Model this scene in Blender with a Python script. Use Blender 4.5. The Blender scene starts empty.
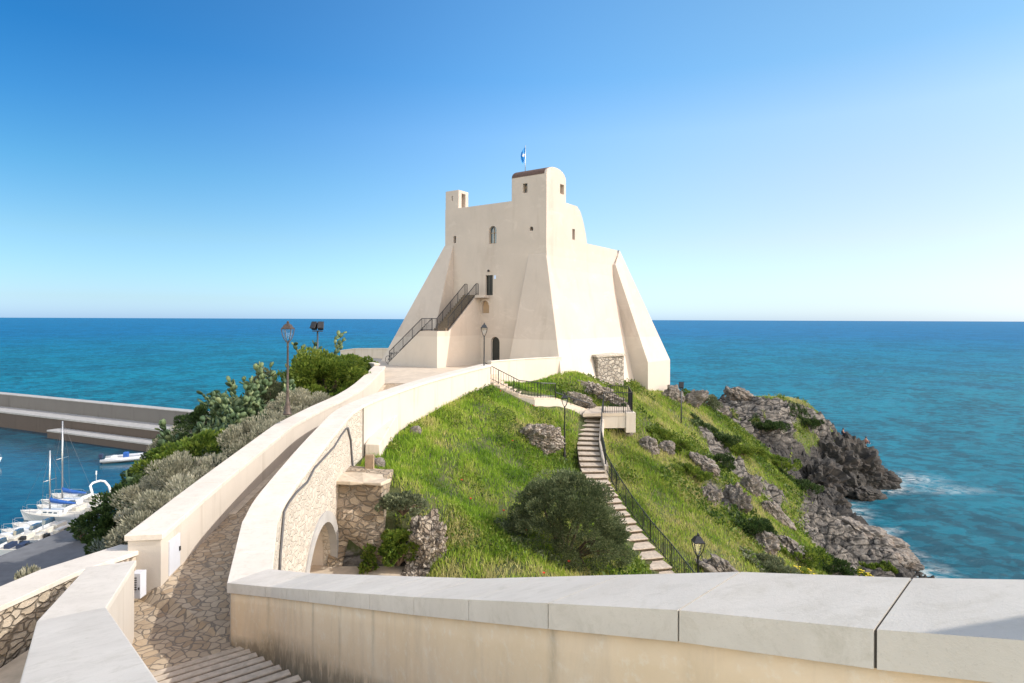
import bpy, bmesh, math, random
import numpy as np
from mathutils import Vector, Matrix
random.seed(7); rng = np.random.default_rng(7)
scene = bpy.context.scene
COL = scene.collection
F = 600.0; ROLL = 0.0039; SEA = -20.0

# ------------------------------------------------------------ camera
cam_d = bpy.data.cameras.new('camera'); cam = bpy.data.objects.new('camera', cam_d); COL.objects.link(cam)
cam_d.sensor_width = 36.0; cam_d.lens = 36.0*F/1024.0; cam_d.shift_y = -22.1/1024.0
cam_d.clip_start = 0.1; cam_d.clip_end = 300000.0
cam.matrix_world = Matrix.Rotation(math.radians(90), 4, 'X') @ Matrix.Rotation(math.atan(ROLL), 4, 'Z')
scene.camera = cam

# ------------------------------------------------------------ sky and sun
SUN_EL = math.radians(37); SUN_AZ = math.atan2(1.0, -0.06)      # azimuth clockwise from +Y
world = bpy.data.worlds.new("World"); scene.world = world; world.use_nodes = True
wt = world.node_tree; bg = wt.nodes['Background']
sky = wt.nodes.new('ShaderNodeTexSky'); sky.sky_type = 'NISHITA'; sky.sun_disc = False
sky.sun_elevation = SUN_EL; sky.sun_rotation = SUN_AZ
sky.altitude = 0; sky.air_density = 1.0; sky.dust_density = 0.6; sky.ozone_density = 3.0
# the sky deepens away from the sun and pales towards it: colour balance by direction in the world
def _wramp(fac, stops):
    r = wt.nodes.new('ShaderNodeValToRGB'); e = r.color_ramp.elements
    while len(e) > 1: e.remove(e[-1])
    e[0].position = stops[0][0]; e[0].color = (*stops[0][1], 1)
    for p, c in stops[1:]: x = e.new(p); x.color = (*c, 1)
    wt.links.new(fac, r.inputs[0]); return r.outputs[0]
def _wmix(f, a, b, bl='MIX'):
    m = wt.nodes.new('ShaderNodeMix'); m.data_type = 'RGBA'; m.blend_type = bl; m.clamp_result = False
    for k, v in ((0, f), (6, a), (7, b)):
        if isinstance(v, (int, float)): m.inputs[k].default_value = v
        elif isinstance(v, tuple): m.inputs[k].default_value = (*v, 1)
        else: wt.links.new(v, m.inputs[k])
    return m.outputs[2]
def _wmap(v, a, b):
    m = wt.nodes.new('ShaderNodeMapRange'); m.interpolation_type = 'SMOOTHSTEP'; m.inputs[1].default_value = a; m.inputs[2].default_value = b
    wt.links.new(v, m.inputs[0]); return m.outputs[0]
_tc = wt.nodes.new('ShaderNodeTexCoord'); _sp = wt.nodes.new('ShaderNodeSeparateXYZ'); wt.links.new(_tc.outputs['Generated'], _sp.inputs[0])
away = _wramp(_sp.outputs[2], [(0,(.60,.88,1.50)), (.03,(.58,.78,1.08)), (.12,(.52,.76,.85)), (.21,(.32,.73,.88)), (.29,(.18,.65,.92)), (.37,(.10,.59,.92)), (.5,(.12,.60,.93)), (.85,(1.5,1.15,.9))])
near = _wramp(_sp.outputs[2], [(0,(.84,1.05,1.55)), (.03,(.86,.96,1.16)), (.12,(1.12,.98,.86)), (.21,(1.22,1.1,.96)), (.29,(1.25,1.22,1.07)), (.37,(.9,1.14,1.09)), (.5,(.85,1.1,1.06)), (.85,(1.7,1.2,.9))])
tint = _wmix(_wmap(_sp.outputs[0], -.78, .60), away, near)
_ab = wt.nodes.new('ShaderNodeMath'); _ab.operation = 'ABSOLUTE'; wt.links.new(_sp.outputs[0], _ab.inputs[0])
tint = _wmix(1.0, tint, _wmix(_wmap(_ab.outputs[0], .65, .0), (1.0,1.0,1.0), (1.22,1.33,1.38)), 'MULTIPLY')
tint = _wmix(_wmap(_sp.outputs[1], .25, -.5), tint, (6.7, 4.35, 2.75))        # added fill: sky behind the viewer brightened and warmed to lift shaded faces
wt.links.new(_wmix(1.0, sky.outputs[0], tint, 'MULTIPLY'), bg.inputs[0])
bg.inputs[1].default_value = 0.114
sd = bpy.data.lights.new('sun', 'SUN'); sd.energy = 2.8; sd.angle = math.radians(0.53); sd.color = (1.0, 0.965, 0.905)
sun = bpy.data.objects.new('sun', sd); COL.objects.link(sun)
sv = Vector((math.sin(SUN_AZ)*math.cos(SUN_EL), math.cos(SUN_AZ)*math.cos(SUN_EL), math.sin(SUN_EL)))
sun.rotation_euler = sv.to_track_quat('Z', 'Y').to_euler(); sun.location = (60, -20, 60)
vs = scene.view_settings; vs.view_transform = 'Standard'; vs.look = 'None'; vs.gamma = 1.0; vs.exposure = 0.62
vs.use_curve_mapping = False

# ------------------------------------------------------------ helpers
def W(px, py, D):
    "a place seen at a pixel of the photograph, D metres in front of the camera"
    dx = px-512.0; dy = py-319.4
    return Vector(((dx+dy*ROLL)*D/F, D, -(dy-dx*ROLL)*D/F))

class MB:
    def __init__(s): s.v = []; s.f = []; s.mi = []; s.cur = 0
    def add(s, vs, fs):
        n = len(s.v); s.v += [tuple(v) for v in vs]
        for f in fs: s.f.append([i+n for i in f]); s.mi.append(s.cur)
    def box(s, c, size, M=None):
        x, y, z = size[0]/2, size[1]/2, size[2]/2
        vs = [Vector((a*x, b*y, d*z)) for a in (-1, 1) for b in (-1, 1) for d in (-1, 1)]
        if M is not None: vs = [M @ v for v in vs]
        c = Vector(c)
        s.add([v+c for v in vs], [(0,1,3,2),(4,6,7,5),(0,4,5,1),(2,3,7,6),(0,2,6,4),(1,5,7,3)])
    def hexa(s, b, t):
        "b, t: four bottom and four top corners, counter-clockwise from above"
        s.add(list(b)+list(t), [(3,2,1,0),(4,5,6,7)]+[(i,(i+1)%4,(i+1)%4+4,i+4) for i in range(4)])
    def prism(s, poly, z0, z1):
        "poly: list of (x,y); z0,z1 numbers or lists"
        n = len(poly)
        a = z0 if hasattr(z0, '__len__') else [z0]*n; b = z1 if hasattr(z1, '__len__') else [z1]*n
        s.add([(p[0], p[1], a[i]) for i, p in enumerate(poly)]+[(p[0], p[1], b[i]) for i, p in enumerate(poly)],
              [tuple(reversed(range(n))), tuple(range(n, 2*n))]+[(i,(i+1)%n,(i+1)%n+n,i+n) for i in range(n)])
    def extrude(s, poly, vec):
        "poly: list of 3D points, extruded by vec"
        n = len(poly); vec = Vector(vec)
        s.add([Vector(p) for p in poly]+[Vector(p)+vec for p in poly],
              [tuple(reversed(range(n))), tuple(range(n, 2*n))]+[(i,(i+1)%n,(i+1)%n+n,i+n) for i in range(n)])
    def tube(s, pts, r, n=6, cap=True):
        pts = [Vector(p) for p in pts]; m = len(pts)
        rs = r if hasattr(r, '__len__') else [r]*m
        T = []
        for i in range(m):
            t = pts[min(i+1, m-1)]-pts[max(i-1, 0)]; T.append(t.normalized() if t.length > 1e-9 else Vector((0,0,1)))
        up = Vector((0,0,1)) if abs(T[0].z) < .9 else Vector((1,0,0))
        a = T[0].cross(up).normalized(); base = len(s.v); vs = []
        for i in range(m):
            a = (a-T[i]*a.dot(T[i])); a = a.normalized() if a.length > 1e-6 else T[i].orthogonal().normalized()
            b = T[i].cross(a)
            for k in range(n):
                an = 2*math.pi*k/n; vs.append(pts[i]+(a*math.cos(an)+b*math.sin(an))*rs[i])
        fs = [(i*n+k, i*n+(k+1)%n, (i+1)*n+(k+1)%n, (i+1)*n+k) for i in range(m-1) for k in range(n)]
        if cap: fs += [tuple(reversed(range(n))), tuple(range((m-1)*n, m*n))]
        s.add(vs, fs)
    def lathe(s, c, prof, n=12, M=None, a0=0):
        "prof: list of (r,z)"
        c = Vector(c); vs = []
        for r, z in prof:
            for k in range(n):
                an = a0+2*math.pi*k/n; v = Vector((r*math.cos(an), r*math.sin(an), z))
                vs.append((M @ v if M is not None else v)+c)
        m = len(prof)
        fs = [(i*n+k, i*n+(k+1)%n, (i+1)*n+(k+1)%n, (i+1)*n+k) for i in range(m-1) for k in range(n)]
        fs += [tuple(reversed(range(n))), tuple(range((m-1)*n, m*n))]
        s.add(vs, fs)
    def build(s, name, mat, parent=None, smooth=False, bevel=0, fix=True):
        me = bpy.data.meshes.new(name)
        off = parent_world(parent)
        v = [(p[0]-off.x, p[1]-off.y, p[2]-off.z) for p in s.v]
        me.from_pydata(v, [], s.f)
        mats = mat if isinstance(mat, (list, tuple)) else [mat]
        for m in mats: me.materials.append(m)
        if len(mats) > 1: me.polygons.foreach_set('material_index', s.mi)
        if fix:
            bm = bmesh.new(); bm.from_mesh(me); bmesh.ops.recalc_face_normals(bm, faces=bm.faces); bm.to_mesh(me); bm.free()
        if smooth: me.polygons.foreach_set('use_smooth', [True]*len(me.polygons))
        o = bpy.data.objects.new(name, me); COL.objects.link(o)
        if parent: o.parent = parent
        if bevel:
            b = o.modifiers.new('bevel', 'BEVEL'); b.width = bevel; b.segments = 2; b.limit_method = 'ANGLE'
            b.angle_limit = math.radians(40); 
        return o

def parent_world(p):
    v = Vector((0,0,0))
    while p: v = v+p.location; p = p.parent
    return v

def npmesh(name, V, Fq, mat, parent=None, attrs=None, smooth=False):
    "fast mesh from arrays; Fq is an (n,k) face array"
    V = np.asarray(V, np.float64); off = parent_world(parent); V = V-np.array(off)
    Fq = np.asarray(Fq, np.int32); n, k = Fq.shape
    me = bpy.data.meshes.new(name); me.vertices.add(len(V)); me.vertices.foreach_set('co', V.astype(np.float32).ravel())
    me.loops.add(n*k); me.loops.foreach_set('vertex_index', Fq.ravel())
    me.polygons.add(n); me.polygons.foreach_set('loop_start', np.arange(0, n*k, k, dtype=np.int32))
    me.polygons.foreach_set('loop_total', np.full(n, k, np.int32))
    if smooth: me.polygons.foreach_set('use_smooth', np.ones(n, bool))
    for an, arr in (attrs or {}).items():
        a = me.attributes.new(an, 'FLOAT', 'POINT'); a.data.foreach_set('value', np.asarray(arr, np.float32))
    me.materials.append(mat); me.update(calc_edges=True)
    o = bpy.data.objects.new(name, me); COL.objects.link(o)
    if parent: o.parent = parent
    return o

def tag(o, label=None, cat=None, group=None, kind=None):
    if label: o['label'] = label
    if cat: o['category'] = cat
    if group: o['group'] = group
    if kind: o['kind'] = kind
    return o
def empty(name, loc, label=None, cat=None, group=None):
    o = bpy.data.objects.new(name, None); COL.objects.link(o); o.location = loc; o.empty_display_size = .2
    return tag(o, label, cat, group)

def boolcut(o, cutters):
    "cut openings, keep the evaluated mesh, remove the cutters"
    for c in cutters:
        m = o.modifiers.new('b', 'BOOLEAN'); m.operation = 'DIFFERENCE'; m.object = c; m.solver = 'EXACT'
    bpy.context.view_layer.update()
    dg = bpy.context.evaluated_depsgraph_get()
    me = bpy.data.meshes.new_from_object(o.evaluated_get(dg), depsgraph=dg)
    o.modifiers.clear(); old = o.data; o.data = me
    for c in cutters:
        d = c.data; bpy.data.objects.remove(c); bpy.data.meshes.remove(d)
    bpy.data.meshes.remove(old); me.name = o.name

# numpy noise
def _h(ix, iy, iz, s=0):
    n = (ix.astype(np.int64)*374761393 + iy.astype(np.int64)*668265263 + iz.astype(np.int64)*2147483647 + s*974711) & 0x7fffffff
    n = ((n ^ (n >> 13))*1274126177) & 0x7fffffff
    n = ((n ^ (n >> 15))*668265263) & 0x7fffffff
    return ((n ^ (n >> 16)) & 0xffff)/65535.0
def vnoise(P, s=0):
    I = np.floor(P).astype(np.int64); f = P-I; u = f*f*(3-2*f); r = 0
    for a in (0, 1):
        for b in (0, 1):
            for c in (0, 1):
                w = (u[:,0] if a else 1-u[:,0])*(u[:,1] if b else 1-u[:,1])*(u[:,2] if c else 1-u[:,2])
                r = r+w*_h(I[:,0]+a, I[:,1]+b, I[:,2]+c, s)
    return r*2-1
def fbm(P, oct=4, s=0, ridge=False):
    r = 0; a = 1.0; t = 0
    for k in range(oct):
        n = vnoise(P*(2.03**k)+k*17.3, s+k)
        if ridge: n = 1-2*np.abs(n)
        r = r+a*n; t += a; a *= .5
    return r/t
def worley(P, s=0):
    "returns F1, F2 and a cell value"
    I = np.floor(P).astype(np.int64); d1 = np.full(len(P), 9.); d2 = np.full(len(P), 9.); cv = np.zeros(len(P))
    for a in (-1,0,1):
        for b in (-1,0,1):
            for c in (-1,0,1):
                J = I+np.array([a,b,c])
                q = np.stack([J[:,k]+_h(J[:,0],J[:,1],J[:,2],s+11*k+1) for k in range(3)], 1)
                d = np.linalg.norm(q-P, axis=1); cc = _h(J[:,0],J[:,1],J[:,2],s+77)
                m = d < d1; d2 = np.where(m, d1, np.minimum(d2, d)); cv = np.where(m, cc, cv); d1 = np.where(m, d, d1)
    return d1, d2, cv

# ------------------------------------------------------------ materials
def newmat(name):
    m = bpy.data.materials.new(name); m.use_nodes = True; nt = m.node_tree
    return m, nt, nt.nodes['Principled BSDF']
def N(nt, typ, **kw):
    n = nt.nodes.new('ShaderNode'+typ)
    for k, v in kw.items():
        if k in n.inputs.keys() if isinstance(k, str) else False: n.inputs[k].default_value = v
        elif hasattr(n, k): setattr(n, k, v)
    return n
def inp(n, **kw):
    for k, v in kw.items(): n.inputs[k.replace('_', ' ')].default_value = v
    return n
def ramp(nt, fac, stops, interp='LINEAR'):
    r = nt.nodes.new('ShaderNodeValToRGB'); r.color_ramp.interpolation = interp
    e = r.color_ramp.elements
    while len(e) > 1: e.remove(e[-1])
    e[0].position = stops[0][0]; e[0].color = (*stops[0][1], 1)
    for p, c in stops[1:]:
        x = e.new(p); x.color = (*c, 1)
    nt.links.new(fac, r.inputs[0]); return r.outputs[0]
def fl(v): return (v, v, v)
def coords(nt, scale=(1,1,1), kind='Object', rot=(0,0,0)):
    tc = nt.nodes.new('ShaderNodeTexCoord'); mp = nt.nodes.new('ShaderNodeMapping')
    mp.inputs['Scale'].default_value = scale; mp.inputs['Rotation'].default_value = rot
    nt.links.new(tc.outputs[kind], mp.inputs[0]); return mp.outputs[0]
def noise(nt, vec, scale, detail=5, rough=.55, dist=0):
    n = nt.nodes.new('ShaderNodeTexNoise'); n.inputs['Scale'].default_value = scale; n.inputs['Detail'].default_value = detail
    n.inputs['Roughness'].default_value = rough; n.inputs['Distortion'].default_value = dist
    if vec is not None: nt.links.new(vec, n.inputs['Vector'])
    return n.outputs['Fac']
def mix(nt, fac, a, b, blend='MIX'):
    m = nt.nodes.new('ShaderNodeMix'); m.data_type = 'RGBA'; m.blend_type = blend
    for sock, v in ((m.inputs[0], fac), (m.inputs[6], a), (m.inputs[7], b)):
        if isinstance(v, (int, float)): sock.default_value = v
        elif isinstance(v, tuple): sock.default_value = (*v, 1)
        else: nt.links.new(v, sock)
    return m.outputs[2]
def mth(nt, op, a, b=None, c=None):
    m = nt.nodes.new('ShaderNodeMath'); m.operation = op
    for i, v in enumerate((a, b, c)):
        if v is None: continue
        if isinstance(v, (int, float)): m.inputs[i].default_value = v
        else: nt.links.new(v, m.inputs[i])
    return m.outputs[0]
def bump(nt, bsdf, h, strength=.4, dist=.02, prev=None):
    b = nt.nodes.new('ShaderNodeBump'); b.inputs['Strength'].default_value = strength; b.inputs['Distance'].default_value = dist
    nt.links.new(h, b.inputs['Height'])
    if prev is not None: nt.links.new(prev, b.inputs['Normal'])
    nt.links.new(b.outputs[0], bsdf.inputs['Normal']); return b.outputs[0]

def plain(name, col, rough=.5, metal=0, var=.12, scale=6, bmp=0):
    m, nt, b = newmat(name); v = coords(nt)
    n = noise(nt, v, scale)
    c = ramp(nt, n, [(.25, tuple(x*(1-var) for x in col)), (.75, tuple(min(1, x*(1+var)) for x in col))])
    nt.links.new(c, b.inputs['Base Color']); b.inputs['Roughness'].default_value = rough; b.inputs['Metallic'].default_value = metal
    if bmp: bump(nt, b, n, bmp, .01)
    return m

def plaster(name, col, stain=(.3,.25,.18), stain_amt=.35, streak=2.5, bmp=.25):
    "lime render with large soft patches and vertical run-off streaks"
    m, nt, b = newmat(name)
    v = coords(nt); big = noise(nt, v, .35, 6, .6, .4); mid = noise(nt, v, 2.6, 6, .65)
    vs_ = coords(nt, (streak, streak, .16)); st = noise(nt, vs_, 1.0, 6, .6, .3)
    c = ramp(nt, big, [(.3, tuple(x*.93 for x in col)), (.7, tuple(min(1, x*1.05) for x in col))])
    c = mix(nt, mth(nt, 'MULTIPLY', ramp(nt, mid, [(.45, fl(0)), (.8, fl(1))]), .16), c, tuple(min(1, x*1.14) for x in col))
    c = mix(nt, mth(nt, 'MULTIPLY', ramp(nt, st, [(.55, fl(0)), (.78, fl(1))]), stain_amt), c, stain)
    nt.links.new(c, b.inputs['Base Color']); b.inputs['Roughness'].default_value = .9
    bump(nt, b, noise(nt, v, 14, 8, .7), bmp, .02)
    return m

def rubble(name, cols, scale=3.0, mortar=(.5,.46,.38), depth=.05, stretch=(1,1,1.6)):
    m, nt, b = newmat(name)
    v = coords(nt, stretch); nz = nt.nodes.new('ShaderNodeTexNoise'); nz.inputs['Scale'].default_value = 2.2
    nt.links.new(v, nz.inputs['Vector'])
    ad = nt.nodes.new('ShaderNodeVectorMath'); ad.operation = 'MULTIPLY_ADD'; ad.inputs[1].default_value = (.35,.35,.35)
    nt.links.new(nz.outputs['Color'], ad.inputs[0]); nt.links.new(v, ad.inputs[2])
    ve = nt.nodes.new('ShaderNodeTexVoronoi'); ve.feature = 'DISTANCE_TO_EDGE'; ve.inputs['Scale'].default_value = scale
    vc = nt.nodes.new('ShaderNodeTexVoronoi'); vc.inputs['Scale'].default_value = scale
    for x in (ve, vc): nt.links.new(ad.outputs[0], x.inputs['Vector'])
    sx = nt.nodes.new('ShaderNodeSeparateColor'); nt.links.new(vc.outputs['Color'], sx.inputs[0])
    c = ramp(nt, sx.outputs[0], [(i/(len(cols)-1), k) for i, k in enumerate(cols)])
    fine = noise(nt, v, 18, 8, .7); c = mix(nt, .5, c, ramp(nt, fine, [(.3, fl(.35)), (.7, fl(.75))]), 'OVERLAY')
    e = ramp(nt, ve.outputs['Distance'], [(.0, fl(0)), (.05, fl(.25)), (.13, fl(1))])
    c = mix(nt, e, mortar, c); nt.links.new(c, b.inputs['Base Color']); b.inputs['Roughness'].default_value = .92
    h = mth(nt, 'ADD', mth(nt, 'MULTIPLY', e, 1.0), mth(nt, 'MULTIPLY', fine, .5))
    bump(nt, b, h, .9, depth); return m

def leafmat(name, stops, trans=.35, rough=.55):
    m, nt, b = newmat(name); at = nt.nodes.new('ShaderNodeAttribute'); at.attribute_name = 'v'
    c = ramp(nt, at.outputs['Fac'], stops)
    nt.links.new(c, b.inputs['Base Color']); b.inputs['Roughness'].default_value = rough
    b.inputs['Specular IOR Level'].default_value = .25
    tr = nt.nodes.new('ShaderNodeBsdfTranslucent'); nt.links.new(c, tr.inputs[0])
    ms = nt.nodes.new('ShaderNodeMixShader'); ms.inputs[0].default_value = trans
    out = nt.nodes['Material Output']; nt.links.new(b.outputs[0], ms.inputs[1]); nt.links.new(tr.outputs[0], ms.inputs[2])
    nt.links.new(ms.outputs[0], out.inputs[0]); return m

M = {}
def coping_mat():
    m, nt, b = newmat('coping_limestone'); v = coords(nt)
    big = noise(nt, v, .9, 6, .6, .6); fine = noise(nt, v, 30, 6, .75)
    vein = noise(nt, coords(nt, (1.2, 5, 3), rot=(0,0,.7)), 1.3, 6, .6, 1.2)
    c = ramp(nt, big, [(.25, (.55,.495,.425)), (.75, (.67,.61,.53))])
    c = mix(nt, mth(nt, 'MULTIPLY', ramp(nt, vein, [(.5, fl(0)), (.72, fl(1))]), .35), c, (.50,.45,.38))
    c = mix(nt, mth(nt, 'MULTIPLY', ramp(nt, fine, [(.62, fl(0)), (.75, fl(1))]), .35), c, (.36,.33,.28))
    pit = noise(nt, v, 55, 4, .8); c = mix(nt, mth(nt, 'MULTIPLY', ramp(nt, pit, [(.60, fl(0)), (.68, fl(1))]), .4), c, (.40,.35,.28))
    lich = noise(nt, v, 4.5, 10, .8, .5); c = mix(nt, mth(nt, 'MULTIPLY', ramp(nt, lich, [(.50, fl(0)), (.66, fl(1))]), .6), c, (.47,.42,.34))
    nt.links.new(c, b.inputs['Base Color']); b.inputs['Roughness'].default_value = .8
    bump(nt, b, mth(nt, 'ADD', fine, pit), .35, .008); return m
M['coping'] = coping_mat()
M['tower'] = plaster('tower_render', (.475,.412,.355), (.35,.29,.24), .6, .9, .6)
def _band(m):
    nt = m.node_tree; b = nt.nodes['Principled BSDF']; src = b.inputs['Base Color'].links[0].from_socket
    tc = nt.nodes.new('ShaderNodeTexCoord'); sp = nt.nodes.new('ShaderNodeSeparateXYZ'); nt.links.new(tc.outputs['Object'], sp.inputs[0])
    f = ramp(nt, mth(nt, 'ADD', mth(nt, 'MULTIPLY', sp.outputs[2], -.5), 1.72), [(.5, fl(0)), (.53, fl(1))])
    p = noise(nt, coords(nt, (.5,.5,.9)), 1, 7, .7, .8)
    c = mix(nt, mth(nt, 'MULTIPLY', ramp(nt, p, [(.56, fl(0)), (.62, fl(1))]), .22), src, (.62,.55,.48))
    c = mix(nt, mth(nt, 'MULTIPLY', f, .4), c, (.58,.53,.46)); nt.links.new(c, b.inputs['Base Color'])
_band(M['tower'])
M['white_wall'] = plaster('white_render', (.53,.475,.405), (.31,.255,.19), .7, 2.2)
def yellow_mat():
    m, nt, b = newmat('ochre_render'); v = coords(nt)
    big = noise(nt, v, 1.1, 7, .65, .5); fine = noise(nt, v, 9, 8, .7)
    st = noise(nt, coords(nt, (2.6, 2.6, .30)), 1.0, 8, .7, .6)
    mold = noise(nt, coords(nt, (3, 3, 1.0)), 2.0, 9, .75, .3)
    c = ramp(nt, big, [(.2, (.70,.53,.335)), (.5, (.76,.59,.40)), (.8, (.79,.655,.48))])
    c = mix(nt, mth(nt, 'MULTIPLY', ramp(nt, st, [(.50, fl(0)), (.66, fl(1))]), .36), c, (.56,.44,.32))
    c = mix(nt, mth(nt, 'MULTIPLY', ramp(nt, fine, [(.54, fl(0)), (.64, fl(1))]), .38), c, (.80,.72,.60))
    # damp grime: mould near the foot of the wall and thin runs below the slab joints
    at = nt.nodes.new('ShaderNodeAttribute'); at.attribute_name = 'foot'
    g = mth(nt, 'MULTIPLY', at.outputs['Fac'], ramp(nt, mold, [(.30, fl(0)), (.62, fl(1))]))
    c = mix(nt, mth(nt, 'MINIMUM', mth(nt, 'MULTIPLY', g, 1.0), .7), c, (.16,.13,.09))
    aj = nt.nodes.new('ShaderNodeAttribute'); aj.attribute_name = 'joint'
    g2 = mth(nt, 'MULTIPLY', aj.outputs['Fac'], ramp(nt, mold, [(.32, fl(0)), (.6, fl(1))]))
    c = mix(nt, mth(nt, 'MULTIPLY', g2, .75), c, (.25,.20,.14))
    nt.links.new(c, b.inputs['Base Color']); b.inputs['Roughness'].default_value = .92
    bump(nt, b, fine, .35, .02); return m
M['ochre'] = yellow_mat()
M['rubble'] = rubble('pale_rubble_stone', [(.37,.325,.27),(.45,.405,.345),(.51,.465,.40),(.41,.365,.305)], 4.4, (.47,.43,.37), .03, (1,1,1.3))
M['rubble_dark'] = rubble('old_rubble_stone', [(.20,.15,.10),(.34,.27,.19),(.42,.34,.25),(.27,.21,.15)], 3.0, (.26,.22,.17), .07)
M['ashlar'] = rubble('grey_ashlar', [(.24,.21,.17),(.33,.30,.255),(.40,.365,.31)], 2.7, (.17,.15,.13), .06, (1,1,1.3))
def paving():
    m, nt, b = newmat('crazy_paving'); v = coords(nt, (1,1,.2))
    nz = nt.nodes.new('ShaderNodeTexNoise'); nz.inputs['Scale'].default_value = 2.4; nt.links.new(v, nz.inputs['Vector'])
    ad = nt.nodes.new('ShaderNodeVectorMath'); ad.operation = 'MULTIPLY_ADD'; ad.inputs[1].default_value = (.28,.28,0)
    nt.links.new(nz.outputs['Color'], ad.inputs[0]); nt.links.new(v, ad.inputs[2])
    ve = nt.nodes.new('ShaderNodeTexVoronoi'); ve.feature = 'DISTANCE_TO_EDGE'; ve.inputs['Scale'].default_value = 5.2
    vc = nt.nodes.new('ShaderNodeTexVoronoi'); vc.inputs['Scale'].default_value = 5.2
    for x in (ve, vc): nt.links.new(ad.outputs[0], x.inputs['Vector'])
    sx = nt.nodes.new('ShaderNodeSeparateColor'); nt.links.new(vc.outputs['Color'], sx.inputs[0])
    c = ramp(nt, sx.outputs[0], [(0, (.33,.24,.15)), (.4, (.41,.315,.21)), (.7, (.47,.375,.265)), (1, (.37,.295,.21))])
    fine = noise(nt, v, 12, 7, .7); c = mix(nt, .4, c, ramp(nt, fine, [(.3, fl(.35)), (.7, fl(.65))]), 'OVERLAY')
    e = ramp(nt, ve.outputs['Distance'], [(0, fl(0)), (.045, fl(.15)), (.075, fl(1))])
    c = mix(nt, e, (.20,.165,.125), c); nt.links.new(c, b.inputs['Base Color']); b.inputs['Roughness'].default_value = .8
    bump(nt, b, mth(nt, 'ADD', e, mth(nt, 'MULTIPLY', fine, .3)), .7, .02); return m
M['paving'] = paving()
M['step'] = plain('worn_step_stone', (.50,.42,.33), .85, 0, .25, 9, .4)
M['stepdark'] = plain('cobbled_tread_shaded_riser', (.15,.115,.08), .9, 0, .6, 14, .8)
M['plaza'] = plain('plaza_paving', (.52,.44,.345), .85, 0, .14, 1.6, .3)
M['concrete'] = plain('quay_concrete', (.33,.325,.315), .9, 0, .2, 1.4, .3)
M['concrete_old'] = plaster('breakwater_concrete', (.135,.128,.122), (.06,.057,.052), .6, .9)
M['weedy'] = plaster('tidal_concrete', (.085,.066,.055), (.05,.04,.03), .7, 1.5)
M['dirt'] = plain('pale_trodden_earth', (.50,.42,.32), .95, 0, .2, 4, .5)
M['iron'] = plain('black_iron', (.025,.026,.03), .45, .4, .2, 20)
M['iron_grey'] = plain('grey_painted_iron', (.055,.06,.065), .4, .5, .25, 12)
M['rust'] = plain('rust_brown_iron', (.09,.07,.06), .6, .5, .4, 10)
M['door_dark'] = plain('dark_green_door', (.018,.022,.020), .5, 0, .2, 5)
M['wood'] = plain('weathered_wood', (.30,.22,.14), .8, 0, .25, 8)
M['tile'] = plain('old_roof_tile', (.095,.058,.047), .9, 0, .3, 8, .5)
M['cabinet'] = plain('light_grey_cabinet', (.56,.58,.62), .5, 0, .06, 3)
M['gelcoat'] = plain('white_gelcoat', (.74,.74,.73), .25, 0, .04, 3)
M['offwhite'] = plain('cream_deck', (.60,.56,.48), .5, 0, .08, 4)
M['bluecloth'] = plain('blue_canvas', (.02,.10,.36), .8, 0, .2, 6)
M['navy'] = plain('navy_tarpaulin', (.02,.035,.08), .7, 0, .3, 5)
M['rubber_grey'] = plain('pale_grey_tube', (.52,.53,.55), .5, 0, .06, 4)
M['black'] = plain('black_plastic', (.02,.02,.022), .5, 0, .2, 5)
M['alu'] = plain('aluminium', (.55,.55,.54), .35, .8, .08, 9)
M['flag'] = plain('sky_blue_flag', (.02,.24,.62), .7, 0, .1, 5)
M['flagwhite'] = plain('white_flag_emblem', (.75,.78,.8), .7)
M['plaque'] = plain('pale_blue_plaque', (.45,.6,.85), .4)
M['cable'] = plain('dark_cable', (.09,.09,.095), .6)
M['skin'] = plain('skin', (.45,.25,.17), .6)
M['shirt'] = plain('brown_shirt', (.25,.12,.09), .9)
M['jeans'] = plain('dark_trousers', (.05,.06,.10), .9)
def glassmat(name, col, rough=.08):
    m, nt, b = newmat(name); b.inputs['Base Color'].default_value = (*col, 1); b.inputs['Roughness'].default_value = rough
    b.inputs['Specular IOR Level'].default_value = .8; return m
M['pane'] = glassmat('window_glass', (.05,.09,.13))
M['lampglass'] = glassmat('lamp_glass', (.30,.33,.36), .2)
def _clear():
    m, nt, b = newmat('clear_lamp_glass'); t = nt.nodes.new('ShaderNodeBsdfTransparent'); g = nt.nodes.new('ShaderNodeBsdfGlossy'); g.inputs['Roughness'].default_value = .08
    x = nt.nodes.new('ShaderNodeMixShader'); x.inputs[0].default_value = .14; nt.links.new(t.outputs[0], x.inputs[1]); nt.links.new(g.outputs[0], x.inputs[2]); nt.links.new(x.outputs[0], nt.nodes['Material Output'].inputs[0]); nt.nodes.remove(b); return m
M['clear'] = _clear()

def rockmat(name, dark=False):
    m, nt, b = newmat(name); v = coords(nt)
    big = noise(nt, v, .5, 6, .6, .8); st = noise(nt, coords(nt, (1.2, 1.2, 4), rot=(.5,.3,.4)), 1.3, 8, .7, .8); fine = noise(nt, v, 7, 9, .75)
    if dark: c = ramp(nt, st, [(.3, (.018,.017,.016)), (.55, (.042,.039,.035)), (.82, (.13,.115,.098))])
    else: c = ramp(nt, st, [(.30, (.06,.053,.045)), (.5, (.17,.15,.13)), (.74, (.34,.31,.27))])
    c = mix(nt, .55, c, ramp(nt, fine, [(.3, fl(.2)), (.7, fl(.75))]), 'OVERLAY')
    c = mix(nt, mth(nt, 'MULTIPLY', ramp(nt, big, [(.5, fl(0)), (.7, fl(1))]), .35), c, (.30,.20,.13) if not dark else (.10,.07,.05))
    nt.links.new(c, b.inputs['Base Color']); b.inputs['Roughness'].default_value = .9
    bump(nt, b, mth(nt, 'ADD', st, fine), .9, .09); return m
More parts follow.
